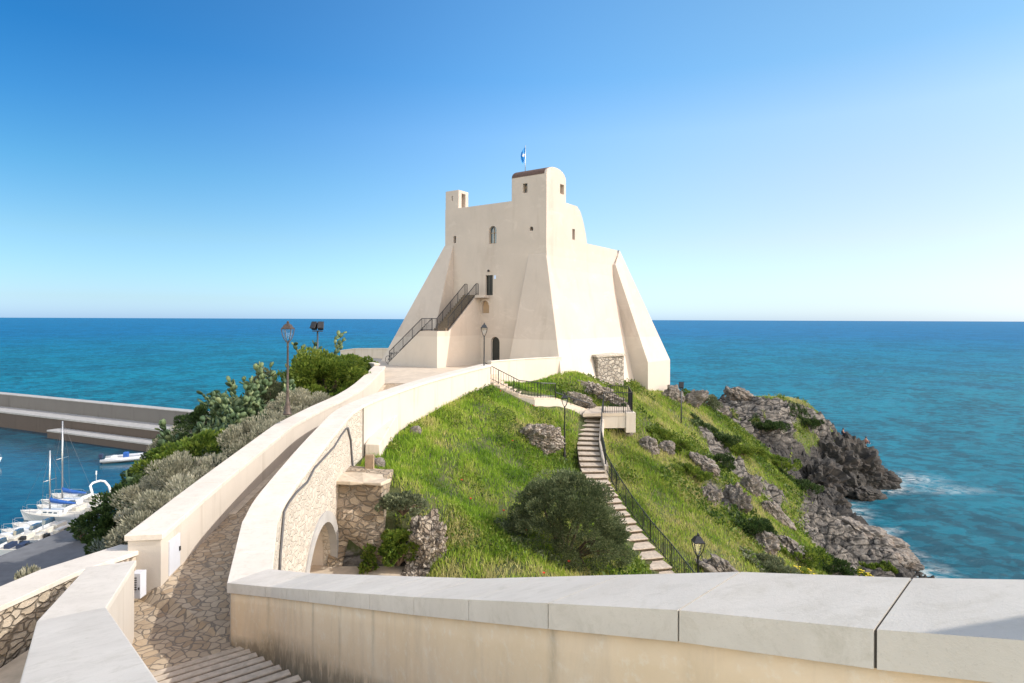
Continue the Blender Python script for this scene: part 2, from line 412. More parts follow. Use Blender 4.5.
M['rock'] = rockmat('grey_limestone_rock'); M['rock_dark'] = rockmat('black_sea_rock', True)

def terrain_mat():
    m, nt, b = newmat('hillside'); v = coords(nt)
    def A(n):
        a = nt.nodes.new('ShaderNodeAttribute'); a.attribute_name = n; return a.outputs['Fac']
    big = noise(nt, v, .25, 6, .6, .5); mid = noise(nt, v, 1.6, 7, .7); fine = noise(nt, v, 9, 9, .75)
    g = ramp(nt, mid, [(.3, (.035,.055,.015)), (.5, (.075,.095,.025)), (.7, (.13,.12,.05))])
    st = noise(nt, coords(nt, (.55, 2.2, 3.0), rot=(.3,.35,.56)), .9, 11, .74, .8)
    r = ramp(nt, st, [(.32, (.05,.045,.04)), (.5, (.155,.14,.122)), (.72, (.34,.315,.28))])
    r = mix(nt, .6, r, ramp(nt, fine, [(.3, fl(.2)), (.7, fl(.75))]), 'OVERLAY')
    vc = nt.nodes.new('ShaderNodeTexVoronoi'); vc.feature = 'DISTANCE_TO_EDGE'; vc.inputs['Scale'].default_value = 1; nt.links.new(coords(nt, (.5, 1.5, 1.7), rot=(.3,.35,.56)), vc.inputs['Vector'])
    crack = ramp(nt, mth(nt, 'ADD', vc.outputs['Distance'], mth(nt, 'MULTIPLY', mth(nt, 'SUBTRACT', fine, .5), .12)), [(.0, fl(.12)), (.05, fl(.45)), (.11, fl(1))])
    r = mix(nt, 1, r, crack, 'MULTIPLY')
    rd = ramp(nt, st, [(.3, (.016,.015,.015)), (.58, (.042,.039,.036)), (.8, (.13,.115,.10))])
    r = mix(nt, A('dark'), r, rd)
    edge = mth(nt, 'ADD', A('rock'), mth(nt, 'MULTIPLY', mth(nt, 'SUBTRACT', mid, .5), .8))
    c = mix(nt, ramp(nt, edge, [(.42, fl(0)), (.55, fl(1))]), g, r)
    nt.links.new(c, b.inputs['Base Color']); b.inputs['Roughness'].default_value = .93
    b1 = bump(nt, b, mth(nt, 'ADD', mth(nt, 'ADD', st, fine), mth(nt, 'MULTIPLY', mth(nt, 'MULTIPLY', crack, A('rock')), .8)), .9, .16); return m
M['terrain'] = terrain_mat()
M['grass'] = leafmat('grass_blades', [(0, (.08,.16,.018)), (.3, (.18,.32,.025)), (.6, (.30,.43,.045)), (.85, (.42,.47,.10)), (1, (.50,.46,.19))], .45)
M['grass_dry'] = leafmat('dry_grass_blades', [(0, (.11,.15,.03)), (.4, (.25,.29,.06)), (.75, (.37,.36,.13)), (1, (.46,.40,.20))], .4)
M['leaf_dark'] = leafmat('dark_green_leaves', [(0, (.012,.03,.01)), (.5, (.04,.075,.02)), (1, (.10,.14,.045))], .25)
M['leaf_grey'] = leafmat('olive_grey_leaves', [(0, (.05,.065,.035)), (.5, (.13,.155,.08)), (1, (.25,.27,.16))], .25)
M['leaf_bright'] = leafmat('bright_green_leaves', [(0, (.03,.07,.012)), (.5, (.11,.17,.022)), (1, (.24,.28,.05))], .35)
M['leaf_silver'] = leafmat('silver_grey_leaves', [(0, (.14,.14,.09)), (.5, (.33,.32,.225)), (1, (.52,.48,.37))], .25)
M['leaf_teal'] = leafmat('dusty_teal_leaves', [(0, (.03,.05,.04)), (.5, (.10,.13,.11)), (1, (.22,.25,.21))], .2)
M['leaf_olive'] = leafmat('dark_olive_leaves', [(0, (.03,.045,.02)), (.5, (.09,.12,.05)), (1, (.24,.27,.14))], .25)
M['quay_shade'] = plain('shade_toned_quay', (.14,.14,.145), .9, 0, .2, 1.2, .3)  # dark tone stands in for the shade lying over the quay
M['pad'] = leafmat('cactus_pad', [(0, (.03,.055,.025)), (.5, (.08,.13,.06)), (.85, (.17,.22,.10)), (1, (.34,.34,.18))], .08, .5)
M['twig'] = plain('brown_twigs', (.10,.07,.045), .9, 0, .3, 12)
M['petal_red'] = plain('red_petals', (.60,.03,.01), .6); M['petal_yellow'] = plain('yellow_petals', (.65,.50,.02), .6)

def water_mat(name, deep, shallow, calm=False):
    m, nt, b = newmat(name)
    v = coords(nt); 
    big = noise(nt, coords(nt, (.012,.03,1)), 1, 6, .6, .5)
    def lay(sx, sy, r, a=.44, b=.58): return ramp(nt, noise(nt, coords(nt, (sx,sy,1), rot=(0,0,r)), 1, 3, .6, .3), [(a, fl(0)), (b, fl(1))])
    mid = mth(nt, 'ADD', mth(nt, 'ADD', mth(nt, 'MULTIPLY', lay(.45,.55,.12,.46,.55), .40), mth(nt, 'MULTIPLY', lay(.11,.12,-.08), .30)), mth(nt, 'ADD', mth(nt, 'MULTIPLY', lay(.03,.022,.05), .20), mth(nt, 'MULTIPLY', lay(.008,.004,0), .08)))
    tc = nt.nodes.new('ShaderNodeTexCoord'); sp = nt.nodes.new('ShaderNodeSeparateXYZ'); nt.links.new(tc.outputs['Object'], sp.inputs[0])
    dist = mth(nt, 'MULTIPLY', mth(nt, 'POWER', mth(nt, 'ADD', mth(nt, 'POWER', mth(nt, 'ABSOLUTE', sp.outputs[0]), 2.), mth(nt, 'POWER', sp.outputs[1], 2.)), .5), 1/900.)
    f = mth(nt, 'ADD', mth(nt, 'MULTIPLY', mth(nt, 'SUBTRACT', big, .5), .9), dist)
    c = ramp(nt, f, [(0, shallow), (.18, shallow), (1, deep)])
    c = mix(nt, ramp(nt, mid, [(.12, fl(.0)), (.78, fl(1))]), mix(nt, .62, c, (0,.02,.05)), c)
    df = nt.nodes.new('ShaderNodeBsdfDiffuse'); gl = nt.nodes.new('ShaderNodeBsdfGlossy'); gl.inputs['Roughness'].default_value = .05 if calm else .18
    fr = nt.nodes.new('ShaderNodeFresnel'); fr.inputs['IOR'].default_value = 1.33; bp = nt.nodes.new('ShaderNodeBump'); ms = nt.nodes.new('ShaderNodeMixShader')
    if calm:
        h = noise(nt, coords(nt, (.35, 1.5, 1)), 1, 5, .6, .4); bp.inputs['Strength'].default_value = .30; bp.inputs['Distance'].default_value = .10; cap = .45
    else:
        w1 = noise(nt, coords(nt, (.22, .45, 1), rot=(0,0,.15)), 1, 11, .76, .3); w2 = noise(nt, coords(nt, (.9, 2.4, 1)), 1, 6, .7, .3)
        h = mth(nt, 'ADD', w1, mth(nt, 'MULTIPLY', w2, .2)); bp.inputs['Strength'].default_value = 1.0; bp.inputs['Distance'].default_value = 1.3; cap = .17
        at = nt.nodes.new('ShaderNodeAttribute'); at.attribute_name = 'foam'
        fo = mth(nt, 'MULTIPLY', at.outputs['Fac'], ramp(nt, noise(nt, coords(nt, (.6,1.0,1)), 1, 9, .72, 1.2), [(.42, fl(0)), (.6, fl(1))]))
        c = mix(nt, fo, c, (.75,.8,.8))
    nt.links.new(h, bp.inputs['Height'])
    for x in (df, gl, fr): nt.links.new(bp.outputs[0], x.inputs['Normal'])
    nt.links.new(c, df.inputs[0]); nt.links.new(mth(nt, 'MINIMUM', fr.outputs[0], cap), ms.inputs[0])
    nt.links.new(df.outputs[0], ms.inputs[1]); nt.links.new(gl.outputs[0], ms.inputs[2]); nt.links.new(ms.outputs[0], nt.nodes['Material Output'].inputs[0])
    nt.nodes.remove(b); return m
M['sea'] = water_mat('open_sea', (.002,.165,.365), (.002,.215,.32))
M['harbour'] = water_mat('harbour_surface', (.002,.085,.135), (.002,.085,.135), True)
# ------------------------------------------------------------ the two parapets of the ramp (inner edges, top of coping)
def V3(*a): return Vector(a)
def catmull(P, n=6, sharp=()):
    out = []
    for i in range(len(P)-1):
        p1, p2 = P[i], P[i+1]
        p0 = P[i-1] if i > 0 and i not in sharp else p1*2-p2
        p3 = P[i+2] if i+2 < len(P) and (i+1) not in sharp else p2*2-p1
        for k in range(n):
            t = k/n
            out.append(.5*((2*p1)+(p2-p0)*t+(2*p0-5*p1+4*p2-p3)*t*t+(3*p1-p0-3*p2+p3)*t**3))
    out.append(P[-1].copy()); return out

class Line:
    "a polyline in plan with heights; n = plan normal to its right"
    def __init__(s, P):
        s.P = [Vector(p) for p in P]; s.S = [0]
        for a, b in zip(s.P, s.P[1:]): s.S.append(s.S[-1]+(b-a).xy.length)
        seg = [((b-a).xy).normalized() for a, b in zip(s.P, s.P[1:])]; s.nn = []
        for i in range(len(s.P)):
            a = seg[max(i-1, 0)]; b = seg[min(i, len(seg)-1)]
            na = Vector((a.y, -a.x)); nb = Vector((b.y, -b.x)); m = (na+nb).normalized()
            s.nn.append(m/max(.4, m.dot(na)))
        s.L = s.S[-1]
    def at(s, x, off=0, dz=0):
        x = min(max(x, 0), s.L)
        i = max(0, min(len(s.S)-2, int(np.searchsorted(s.S, x, side='right'))-1))
        t = (x-s.S[i])/max(1e-9, s.S[i+1]-s.S[i]); p = s.P[i].lerp(s.P[i+1], t); n = s.nn[i].lerp(s.nn[i+1], t)
        return Vector((p.x+n.x*off, p.y+n.y*off, p.z+dz))
    def stops(s, a, b, step=.5):
        r = [a]+[x for x in s.S if a+.02 < x < b-.02]+[b]; o = [r[0]]
        for x in r[1:]:
            k = max(1, int((x-o[-1])/step+.5)); y = o[-1]
            for j in range(1, k+1): o.append(y+(x-y)*j/k)
        return o
def sweep(mb, L, a, b, o0, o1, z0, z1, step=.6):
    "a bar between offsets o0..o1, heights z0..z1 over the line (numbers or functions of s)"
    f0 = z0 if callable(z0) else (lambda x: z0); f1 = z1 if callable(z1) else (lambda x: z1)
    ss = L.stops(a, b, step); vs = []
    for x in ss: vs += [L.at(x, o0, f0(x)), L.at(x, o1, f0(x)), L.at(x, o1, f1(x)), L.at(x, o0, f1(x))]
    n = len(ss); fs = [(3,2,1,0), ((n-1)*4, (n-1)*4+1, (n-1)*4+2, (n-1)*4+3)]
    for i in range(n-1):
        for k in range(4): fs.append((i*4+k, i*4+(k+1)%4, (i+1)*4+(k+1)%4, (i+1)*4+k))
    mb.add(vs, fs)

RI = Line(catmull([W(227,583,11.6), W(242,522,14.5), W(262,490,16.3), W(315,430,21.6), W(345,405,26.0), W(400,385,31.5), W(440,374,35.3), W(481,364,39.4)], 6, (1,)))
LI = Line(catmull([W(162.5,534,13.5), W(228,478,17.8), W(295,424,24.3), W(325,408,27.0), W(353,394.5,30.5), W(370.5,382,34.5), W(385.5,366,41.0)], 6, (2,)))
CW, CT, PH = .80, .19, 1.2      # coping width, thickness; parapet height
SR = Line([RI.P[0]+V3(0,0,0), V3(-4.36,10.9,-4.88), V3(-1.0,6.3,-2.92), V3(.27,4.4,-2.08), V3(1.0,3.6,-1.74), V3(1.73,2.86,-1.47), V3(2.6,2.05,-1.15), V3(3.6,1.2,-.8)])
# near left stair parapet, its right (inner) edge from far to near
SL = Line([W(136.5,560,11.9), V3(-6.07,9.0,-4.34), V3(-2.46,4.2,-2.55), V3(-.7,1.85,-1.6)])

def xR(y): return float(np.interp(y, [p.y for p in RI.P], [p.x for p in RI.P]))
def xL(y): return float(np.interp(y, [p.y for p in LI.P], [p.x for p in LI.P]))
def zfloor_R(s): return -PH
# ------------------------------------------------------------ terrain
def rbf_fit(P):
    P = np.array([tuple(p) for p in P]); n = len(P); d = np.linalg.norm(P[:,None,:2]-P[None,:,:2], axis=2)
    K = np.where(d > 1e-9, d*d*np.log(d+1e-12), 0)+np.eye(n)*2.0
    A = np.zeros((n+3, n+3)); A[:n,:n] = K; Q = np.c_[np.ones(n), P[:,:2]]; A[:n,n:] = Q; A[n:,:n] = Q.T
    w = np.linalg.solve(A, np.r_[P[:,2], 0, 0, 0]); return P, w
def rbf(fit, X, Y):
    P, w = fit; n = len(P); out = w[n]+w[n+1]*X+w[n+2]*Y
    for i in range(n):
        r2 = (X-P[i,0])**2+(Y-P[i,1])**2; out = out+w[i]*.5*r2*np.log(r2+1e-12)
    return out
RP = [W(490,387,38.5), W(440,403,34.8), W(400,426,30.5), W(372,446,27.5), W(355,468,25.0), W(395,478,23.8),
  (-5,12,-9.2), (-5.3,15,-9.1), (-4.0,18,-9.1), (-5.2,20,-9.1), (-3,14,-9.4), (-3,19.5,-9.0), (-5.6,23.4,-6.35), (-3.9,23.4,-6.3), (-5.4,22.0,-7.6),
  W(450,500,25), W(450,570,20.5), W(430,572,20.8), W(500,470,29), W(520,420,35), W(500,400,37.5), W(555,402,40), W(560,430,38), W(564,463,35.5),
  W(520,470,31.5), W(540,500,28.5), W(600,500,31), W(602,520,28.5), W(560,560,22.5), W(620,560,25), W(640,606,22), W(500,600,18),
  W(700,620,21.5), (4,9,-11), (0,6,-10), (14,10,-13.5), (22,20,-16.5), W(662,577,25.8), W(640,550,27.6), W(617,518,30), W(601,492,32.2), W(588,452,36.8), W(592,416,42),
  W(625,412,43.0), W(640,430,42.5), W(640,480,35), W(640,530,29.5), W(700,570,28), W(700,500,36), W(700,450,45), W(680,397,57), W(655,394,55.5),
  W(600,386,50), W(615,380,53), W(575,373,46.5), W(540,388,43), W(700,407,62), W(740,430,62), W(720,470,47), W(760,500,43), W(780,570,33.5),
  W(830,575,38), W(850,527,54), W(880,548,49.5), W(916,574,47.0), W(860,577,42), W(830,545,48), W(800,520,48.5), W(760,450,57), W(790,480,57.5),
  W(800,440,66), W(830,432,70), W(760,404,76), W(720,403,71), W(850,442,75), W(870,455,76), W(886,484,74.0), W(790,463,63), W(812,490,64), W(818,516,62), W(835,480,69),
  (37.5,64.5,-22.5), (36.5,60,-22.5), (35.8,53,-22.5), (35.2,47.5,-22.5), (41,66,-23), (38,42,-23), (49,70,-24), (36,67,-19.5), (33,62,-17.5), (30,62,-15.4), (34,58,-19.6), (40.5,71,-18), (45,73,-19), (26,64,-13.2), (54,80,-26), (52,100,-26), (38,100,-25), (28,95,-23), (33,86,-21),
  (10,90,-22), (-5,92,-22), (14,78,-15), (5,80,-14), (0,72,-8), (0,62,-4.5), (8,66,-7.5), (-6,66,-5), (0,52,-4.3), (6,55,-4.6), (2,45,-4.3), (30,30,-19.5), (42,30,-22.5), (60,50,-26), (60,5,-26),
  (-7,50,-4.5), (-7,42,-4.5), (-8,30,-5.5), (-8,20,-7), (-8,12,-8), (-6,5,-8), (-10,80,-16)]
LP = [(-10,9,-7), (-14,10,-9), (-20,12,-14), (-30,15,-19), (-9.7,14,-6.7), (-10,20,-6.5), (-10.4,25,-6.2), (-10,30,-5.6), (-10,36,-5.0), (-12,42,-4.9), (-14,48,-4.8), (-14,55,-4.9),
  (-14,16,-10.6), (-14,22,-9.3), (-15,28,-7.1), (-15,35,-5.8), (-17,42,-5.6), (-17,50,-6.2), (-22,44,-7.6), (-25,50,-11), (-22,56,-12), (-23,36,-13), (-27,42,-15.5), (-19,28,-11.8), (-17,20,-12.8),
  (-20,24,-15), (-20,30,-12.6), (-28,33,-17), (-29,40,-17.5), (-31,48,-18.8), (-33,56,-19.4), (-38,62,-20.5), (-42,75,-21), (-47,85,-21), (-30,62,-17), (-30,75,-18), (-42,92,-20), (-15,75,-14), (-20,90,-20),
  (-35,100,-22), (-17,64,-9), (-12,66,-7), (-8,60,-4.6), (-8,45,-4.5), (-3,5,-8), (-3,20,-7), (-3,40,-4.6), (-10,82,-17), (-6,92,-22), (-60,60,-25), (-60,20,-24), (-45,40,-23), (-38,20,-21), (-30,0,-19)]
fR, fL_ = rbf_fit(RP), rbf_fit(LP)
def sstep(a, b, x):
    t = np.clip((x-a)/(b-a), 0, 1); return t*t*(3-2*t)
ytab = np.linspace(-5, 110, 461)
ctab = np.array([(xR(y)+xL(y))/2-.2 for y in ytab]); ctab = np.where(ytab > 41, np.interp(ytab, [41, 60, 110], [-5.4, -4, -4]), ctab)
def height(X, Y, detail=True):
    X = np.asarray(X, float); Y = np.asarray(Y, float)
    hr, hl = rbf(fR, X, Y), rbf(fL_, X, Y)
    c = np.interp(Y, ytab, ctab); w = np.clip(sstep(-1.0, 1.0, X-c), 0, 1)
    w = np.where(Y > 45, sstep(-5, 5, X-c), w)
    h = hl*(1-w)+hr*w
    # the open pit below the arch side of the ramp
    return h
def plaza_mask(X, Y):
    "1 on the levelled ground round the tower"
    return sstep(0, 1.5, np.minimum.reduce([X+14.5, 3.5-X+0*Y, Y-39.5, 64-Y]))
def rockmask(X, Y, h):
    P = np.stack([X, Y, h], 1)
    n = fbm(P*np.array([.16,.13,.3]), 4, 5)
    # distance seaward: rocks dominate along the crest and the headland
    bb = np.interp(Y, [40, 45, 57, 64, 72, 90], [27, 25.5, 27.5, 23, 20.5, 18]); sea = sstep(bb-1.2, bb+1.2, X+4*n)*sstep(38, 42, Y)
    near = sstep(27.5, 30, X+5*n)*(1-sstep(46, 56, Y))
    low = sstep(-15.0, -17.5, h+1.2*n)
    green = sstep(.02, .3, fbm(P*np.array([.3,.3,.3])+9, 4, 33))*sstep(-16.5, -13.5, h)
    out = np.maximum.reduce([sea*(1-.8*green), near, low])*sstep(3, 8, X)
    crest = sstep(.24, .42, fbm(P*np.array([.22,.10,.2])+31, 4, 9))*sstep(9, 14, X)*.85
    m = np.maximum(out, crest)
    ll = sstep(-15.5, -18, h)*(X < 0)
    return np.clip(np.maximum(m, ll), 0, 1)

def build_terrain():
    def coarse_fine(a, b, fa, fb, fs, cs):
        x = list(np.arange(fa, fb, fs)); y = list(np.arange(a, fa, cs)); z = list(np.arange(fb, b, cs)); return np.array(y+x+z+[b])
    xs = np.concatenate([np.arange(-62,-26,1.2), np.arange(-26,14,.32), np.arange(14,48,.2), np.arange(48,63,1.2)]); ys = np.concatenate([np.arange(-4,12,1.2), np.arange(12,40,.3), np.arange(40,82,.2), np.arange(82,113,1.2)])
    X, Y = np.meshgrid(xs, ys); X = X.ravel(); Y = Y.ravel(); h = height(X, Y)
    m = rockmask(X, Y, h); P = np.stack([X, Y, h], 1)
    # rock relief: tilted strata, blocks and cracks
    R = np.stack([X*.78-Y*.52, X*.55+Y*.80+h*.25, h*1.1+Y*.3], 1)
    d1, d2, cv = worley(R*np.array([.22,.52,.5])+.25*fbm(P*.5, 3, 3)[:,None], 4)
    e1, e2, ev = worley(R*np.array([.55,1.3,1.2])+.3*fbm(P*.9, 3, 13)[:,None], 14)
    rg = fbm(R*np.array([.35,.8,.8]), 5, 21, True)
    g1, g2, gv = worley(R*np.array([1.7,3.2,2.8])+.3*fbm(P*2, 2, 23)[:,None], 24)
    crag = (cv-.5)*1.3-np.exp(-(d2-d1)*12)*.7+(ev-.5)*.75-np.exp(-(e2-e1)*13)*.3+(gv-.5)*.45+rg*.55+.42*fbm(R*np.array([1.2,2.8,2.8]), 4, 71, True)
    def bed(f, warp, p, seed):                                         # stepped beds dipping seaward
        u = (X*.36+Y*.50+h*.95)*f+warp*fbm(P*.35, 4, seed); return (u-np.floor(u))**p-.5
    crag = crag*.62+.75*bed(.62, 1.1, 1.8, 81)+.34*bed(1.7, 1.6, 2.2, 91)
    fade = 1-sstep(0, 6, -(X-4))
    h = h+m*crag*np.where(X > 0, 1, .4)
    h = h+(1-m)*(.22*fbm(P*np.array([.35,.35,.1]), 4, 40)+.05*fbm(P*2, 2, 50))*sstep(0, 1.5, np.abs(X-np.interp(Y, ytab, ctab))-1.5)
    pm = plaza_mask(X, Y); h = h*(1-pm)+np.minimum(h, -4.25)*pm
    # kept below the ramp, the stairs and the tunnel
    c = np.interp(Y, ytab, ctab); fl_ = np.interp(Y, [p.y for p in RI.P], [p.z for p in RI.P])-PH-.5
    on = (np.abs(X-c) < 2.4) & (Y > 9) & (Y < 42); h = np.where(on, np.minimum(h, fl_), h)
    h = np.where((np.abs(X-c) < 2.0) & (Y > 10) & (Y < 22.3), np.minimum(h, -9.2), h)
    pit = sstep(-2.5, -3.4, X+.25*fbm(P*1.3, 3, 90))*sstep(21.95, 21.75, Y)*sstep(11, 12, Y)*(X > c); h = h*(1-pit)+np.minimum(h, -9.2)*pit
    m = np.maximum(m, pit*.9)
    h = np.where((Y < 12) & (X > -7.5) & (X < 2), np.minimum(h, -7.8), h)
    h = np.where((Y < 9) & (X > -9) & (X < 8), np.minimum(h, -9), h)
    nx, ny = len(xs), len(ys); i = np.arange(nx*ny).reshape(ny, nx)
    Fq = np.stack([i[:-1,:-1].ravel(), i[:-1,1:].ravel(), i[1:,1:].ravel(), i[1:,:-1].ravel()], 1)
    dark = sstep(-12.2, -14.8, h+1.8*fbm(P*.25, 3, 60))*sstep(50, 55, Y)+.9*sstep(-18.6, -19.4, h)
    o = npmesh('hill_terrain', np.stack([X, Y, h], 1), Fq, M['terrain'], None, {'rock': m, 'dark': np.clip(dark, 0, 1)}, False)
    tag(o, kind='structure'); return xs, ys, h.reshape(ny, nx), m.reshape(ny, nx)
TX, TY, TH, TM = build_terrain()
def ground(x, y, G=None):
    G = TH if G is None else G
    x = np.atleast_1d(np.asarray(x, float)); y = np.atleast_1d(np.asarray(y, float))
    i = np.clip(np.searchsorted(TX, x)-1, 0, len(TX)-2); j = np.clip(np.searchsorted(TY, y)-1, 0, len(TY)-2)
    u = np.clip((x-TX[i])/(TX[i+1]-TX[i]), 0, 1); v = np.clip((y-TY[j])/(TY[j+1]-TY[j]), 0, 1)
    return (G[j,i]*(1-u)*(1-v)+G[j,i+1]*u*(1-v)+G[j+1,i]*(1-u)*v+G[j+1,i+1]*u*v)
def gz(x, y): return float(ground(x, y)[0])
def onground(px, py, D0, D1):
    "where the view ray through a pixel meets the ground between two distances"
    best = None
    for D in np.linspace(D0, D1, 200):
        p = W(px, py, D); d = p.z-gz(p.x, p.y)
        if d < 0: return Vector((p.x, p.y, gz(p.x, p.y)))
        if best is None or d < best[0]: best = (d, p)
    p = best[1]; return Vector((p.x, p.y, gz(p.x, p.y)))

# ------------------------------------------------------------ water
def build_sea():
    g = lambda a, b, n: list(np.linspace(a, b, n))
    xs = np.array([-60000,-8000,-2000,-500,-200]+g(-120, 140, 131)+[200,500,2000,8000,60000.])
    ys = np.array([-2000,-300,-60]+g(0, 150, 101)+[200,400,1000,3000,9000,25000,80000.])
    X, Y = np.meshgrid(xs, ys); X = X.ravel(); Y = Y.ravel(); h = ground(X, Y)
    # foam where the swell meets the rocks (shallow water beside the headland)
    inside = (X > TX[0]) & (X < TX[-1]) & (Y > TY[0]) & (Y < TY[-1]) & (X > 15)
    def blob(cx, cy, rx, ry): return np.exp(-(((X-cx)/rx)**2+((Y-cy)/ry)**2))
    foam = np.where(inside, sstep(-22.4, -20.6, h), 0)*1.1
    p = W(905, 475, 76); q = W(842, 512, 64); r = W(950, 487, 71)
    foam = foam+1.1*blob(p.x, p.y, 3.5, 2.4)+.7*blob(r.x, r.y, 4, 1.2)+.7*blob(q.x, q.y, 2, 2.5)
    nx, ny = len(xs), len(ys); i = np.arange(nx*ny).reshape(ny, nx)
    Fq = np.stack([i[:-1,:-1].ravel(), i[:-1,1:].ravel(), i[1:,1:].ravel(), i[1:,:-1].ravel()], 1)
    o = npmesh('sea', np.stack([X, Y, np.full(len(X), SEA)], 1), Fq, M['sea'], None, {'foam': np.clip(foam, 0, 1)}, True)
    tag(o, kind='structure')
    m = MB(); m.add([(-160,150,SEA+.03), (-160,-10,SEA+.03), (-26,-10,SEA+.03), (-26,85,SEA+.03), (-48,96.5,SEA+.03), (-100,119.5,SEA+.03)], [(0,1,2,3,4,5)])
    tag(m.build('harbour_water', M['harbour']), kind='structure')
build_sea()

# ------------------------------------------------------------ breakwater and quay
BW0, BW1 = Vector((-98, 111.5, 0)), Vector((-44, 87.5, 0))           # seaward-harbour edge line at the water
bd = (BW1-BW0).normalized(); bn = Vector((-bd.y, bd.x, 0))            # bn points out to sea
e0 = BW0-bd*60
def bw_box(mb, s0, s1, n0, n1, z0, z1):
    p = lambda s, n, z: Vector((e0.x+bd.x*s+bn.x*n, e0.y+bd.y*s+bn.y*n, z))
    mb.hexa([p(s0,n0,z0), p(s1,n0,z0), p(s1,n1,z0), p(s0,n1,z0)], [p(s0,n0,z1), p(s1,n0,z1), p(s1,n1,z1), p(s0,n1,z1)])
bw = empty('breakwater', e0+Vector((0,0,SEA)), 'long concrete breakwater with a high parapet closing off the harbour', 'breakwater')
LT = (BW1-e0).length+6
mb = MB(); bw_box(mb, 0, LT, 0, 5.5, -24, -17.35); mb.build('quay_base', M['weedy'], bw)
mb = MB(); bw_box(mb, 0, LT, -.15, 3.4, -17.35, -17.05); mb.build('quay_deck', M['concrete'], bw, bevel=.03)
mb = MB(); bw_box(mb, 0, LT, 3.4, 4.8, -17.35, -14.8); mb.build('sea_wall', M['concrete_old'], bw)
mb = MB(); bw_box(mb, 0, LT, 3.3, 4.9, -14.8, -14.65); mb.build('sea_wall_cap', M['concrete'], bw, bevel=.03)
mb = MB(); bw_box(mb, 84, LT, -2.4, -.15, -24, -18.9); mb.build('landing_base', M['weedy'], bw)
mb = MB(); bw_box(mb, 84, LT, -2.5, -.16, -18.9, -18.65); mb.build('landing_step', M['concrete'], bw, bevel=.03)
mb = MB()
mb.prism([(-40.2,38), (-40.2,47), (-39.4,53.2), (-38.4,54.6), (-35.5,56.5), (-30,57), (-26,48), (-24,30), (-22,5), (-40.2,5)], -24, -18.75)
q = mb.build('quay', M['quay_shade']); tag(q, kind='structure')
mb = MB()
for (x, y) in ((-37.9,55), (-36.9,50.5), (-36.1,46), (-35.8,41.5)):
    pass

# ------------------------------------------------------------ parapets
def slabs(mb, L, a, b, o0, o1, t, step=1.12, gap=.012):
    n = max(1, round((b-a)/step)); st = (b-a)/n
    for i in range(n): sweep(mb, L, a+i*st+(gap/2 if i else 0), a+(i+1)*st-(gap/2 if i < n-1 else 0), o0, o1, -t, 0, .35)
# right parapet of the stairs, in the foreground
root = empty('stair_parapet', SR.P[1]-Vector((0,0,1.4)), 'foreground stair parapet with ochre render and thick pale coping slabs, running to the right edge', 'parapet')
mb = MB(); slabs(mb, SR, .0, SR.S[3], -CW, 0, CT, 1.12, .010); slabs(mb, SR, SR.S[3]+.01, SR.S[4], -CW, 0, CT, 9, .014); slabs(mb, SR, SR.S[4]+.012, SR.S[5], -CW, 0, CT, 9, .014); slabs(mb, SR, SR.S[5]+.014, SR.L, -CW, 0, CT, 1.1, .014); mb.build('coping', M['coping'], root)
mb = MB(); sweep(mb, SR, 0.02, SR.L-.02, -CW+.02, -.012, -CT-.0, -.012, .5); mb.build('mortar_bed', plain('dark_joint', (.07,.06,.05), .95), root)
def ochre_wall(L, a, b, o0, o1, hfun, name, root):
    ss = np.linspace(a, b, 160); kz = 16; V = []; foot = []; jt = []
    ns = max(1, round((b-a)/1.12)); st = (b-a)/ns
    for off in (o0, o1):
        for x in ss:
            hh = hfun(x)
            for k in range(kz+1):
                t = k/kz; z = -CT-t*(hh-CT); V.append(tuple(L.at(x, off, z)))
                pz_ = L.at(x, off, z).z-(RI.P[0].z-PH+.322*max(0, x-.1)); foot.append(max(0, 1-max(0, pz_)/.15))
                j = abs(((x-a)/st+.5) % 1-.5)*st; jn = int((x-a)/st+.5); jt.append(max(0, 1-j/(.05+.05*((jn*37)%5)/4))*(1-.25*min(3,t*3))*(.25+.75*((jn*53)%7)/6))
    n = len(ss); Fq = []
    for f in (0, 1):
        B = f*n*(kz+1)
        for i in range(n-1):
            for k in range(kz):
                q = (B+i*(kz+1)+k, B+i*(kz+1)+k+1, B+(i+1)*(kz+1)+k+1, B+(i+1)*(kz+1)+k); Fq.append(q if f == 0 else q[::-1])
    B = n*(kz+1)
    for k in range(kz):
        Fq.append((k, B+k, B+k+1, k+1)); e = (n-1)*(kz+1); Fq.append((e+k, e+k+1, B+e+k+1, B+e+k))
    for i in range(n-1): Fq.append((i*(kz+1), (i+1)*(kz+1), B+(i+1)*(kz+1), B+i*(kz+1)))
    return npmesh(name, V, Fq, M['ochre'], root, {'foot': foot, 'joint': jt})
ochre_wall(SR, 0.05, SR.L, -.05, -CW+.06, lambda x: 3.4, 'wall', root)
tagw = None
# left parapet of the stairs: bare stone coping filling the lower left of the picture
root = empty('stair_parapet', SL.P[1]-Vector((0,0,1.4)), 'smooth pale stone stair parapet at the lower left corner, dropping away towards the meter cabinet', 'parapet')
SLr = Line([p for p in SL.P])
mb = MB(); sweep(mb, SL, 0, SL.L, 0, CW+.02, -.12, 0, .5); mb.build('coping', M['coping'], root, bevel=.015)
mb = MB(); sweep(mb, SL, .05, SL.L, .03, CW-.02, -2.6, -.12, .5); mb.build('wall', M['white_wall'], root)

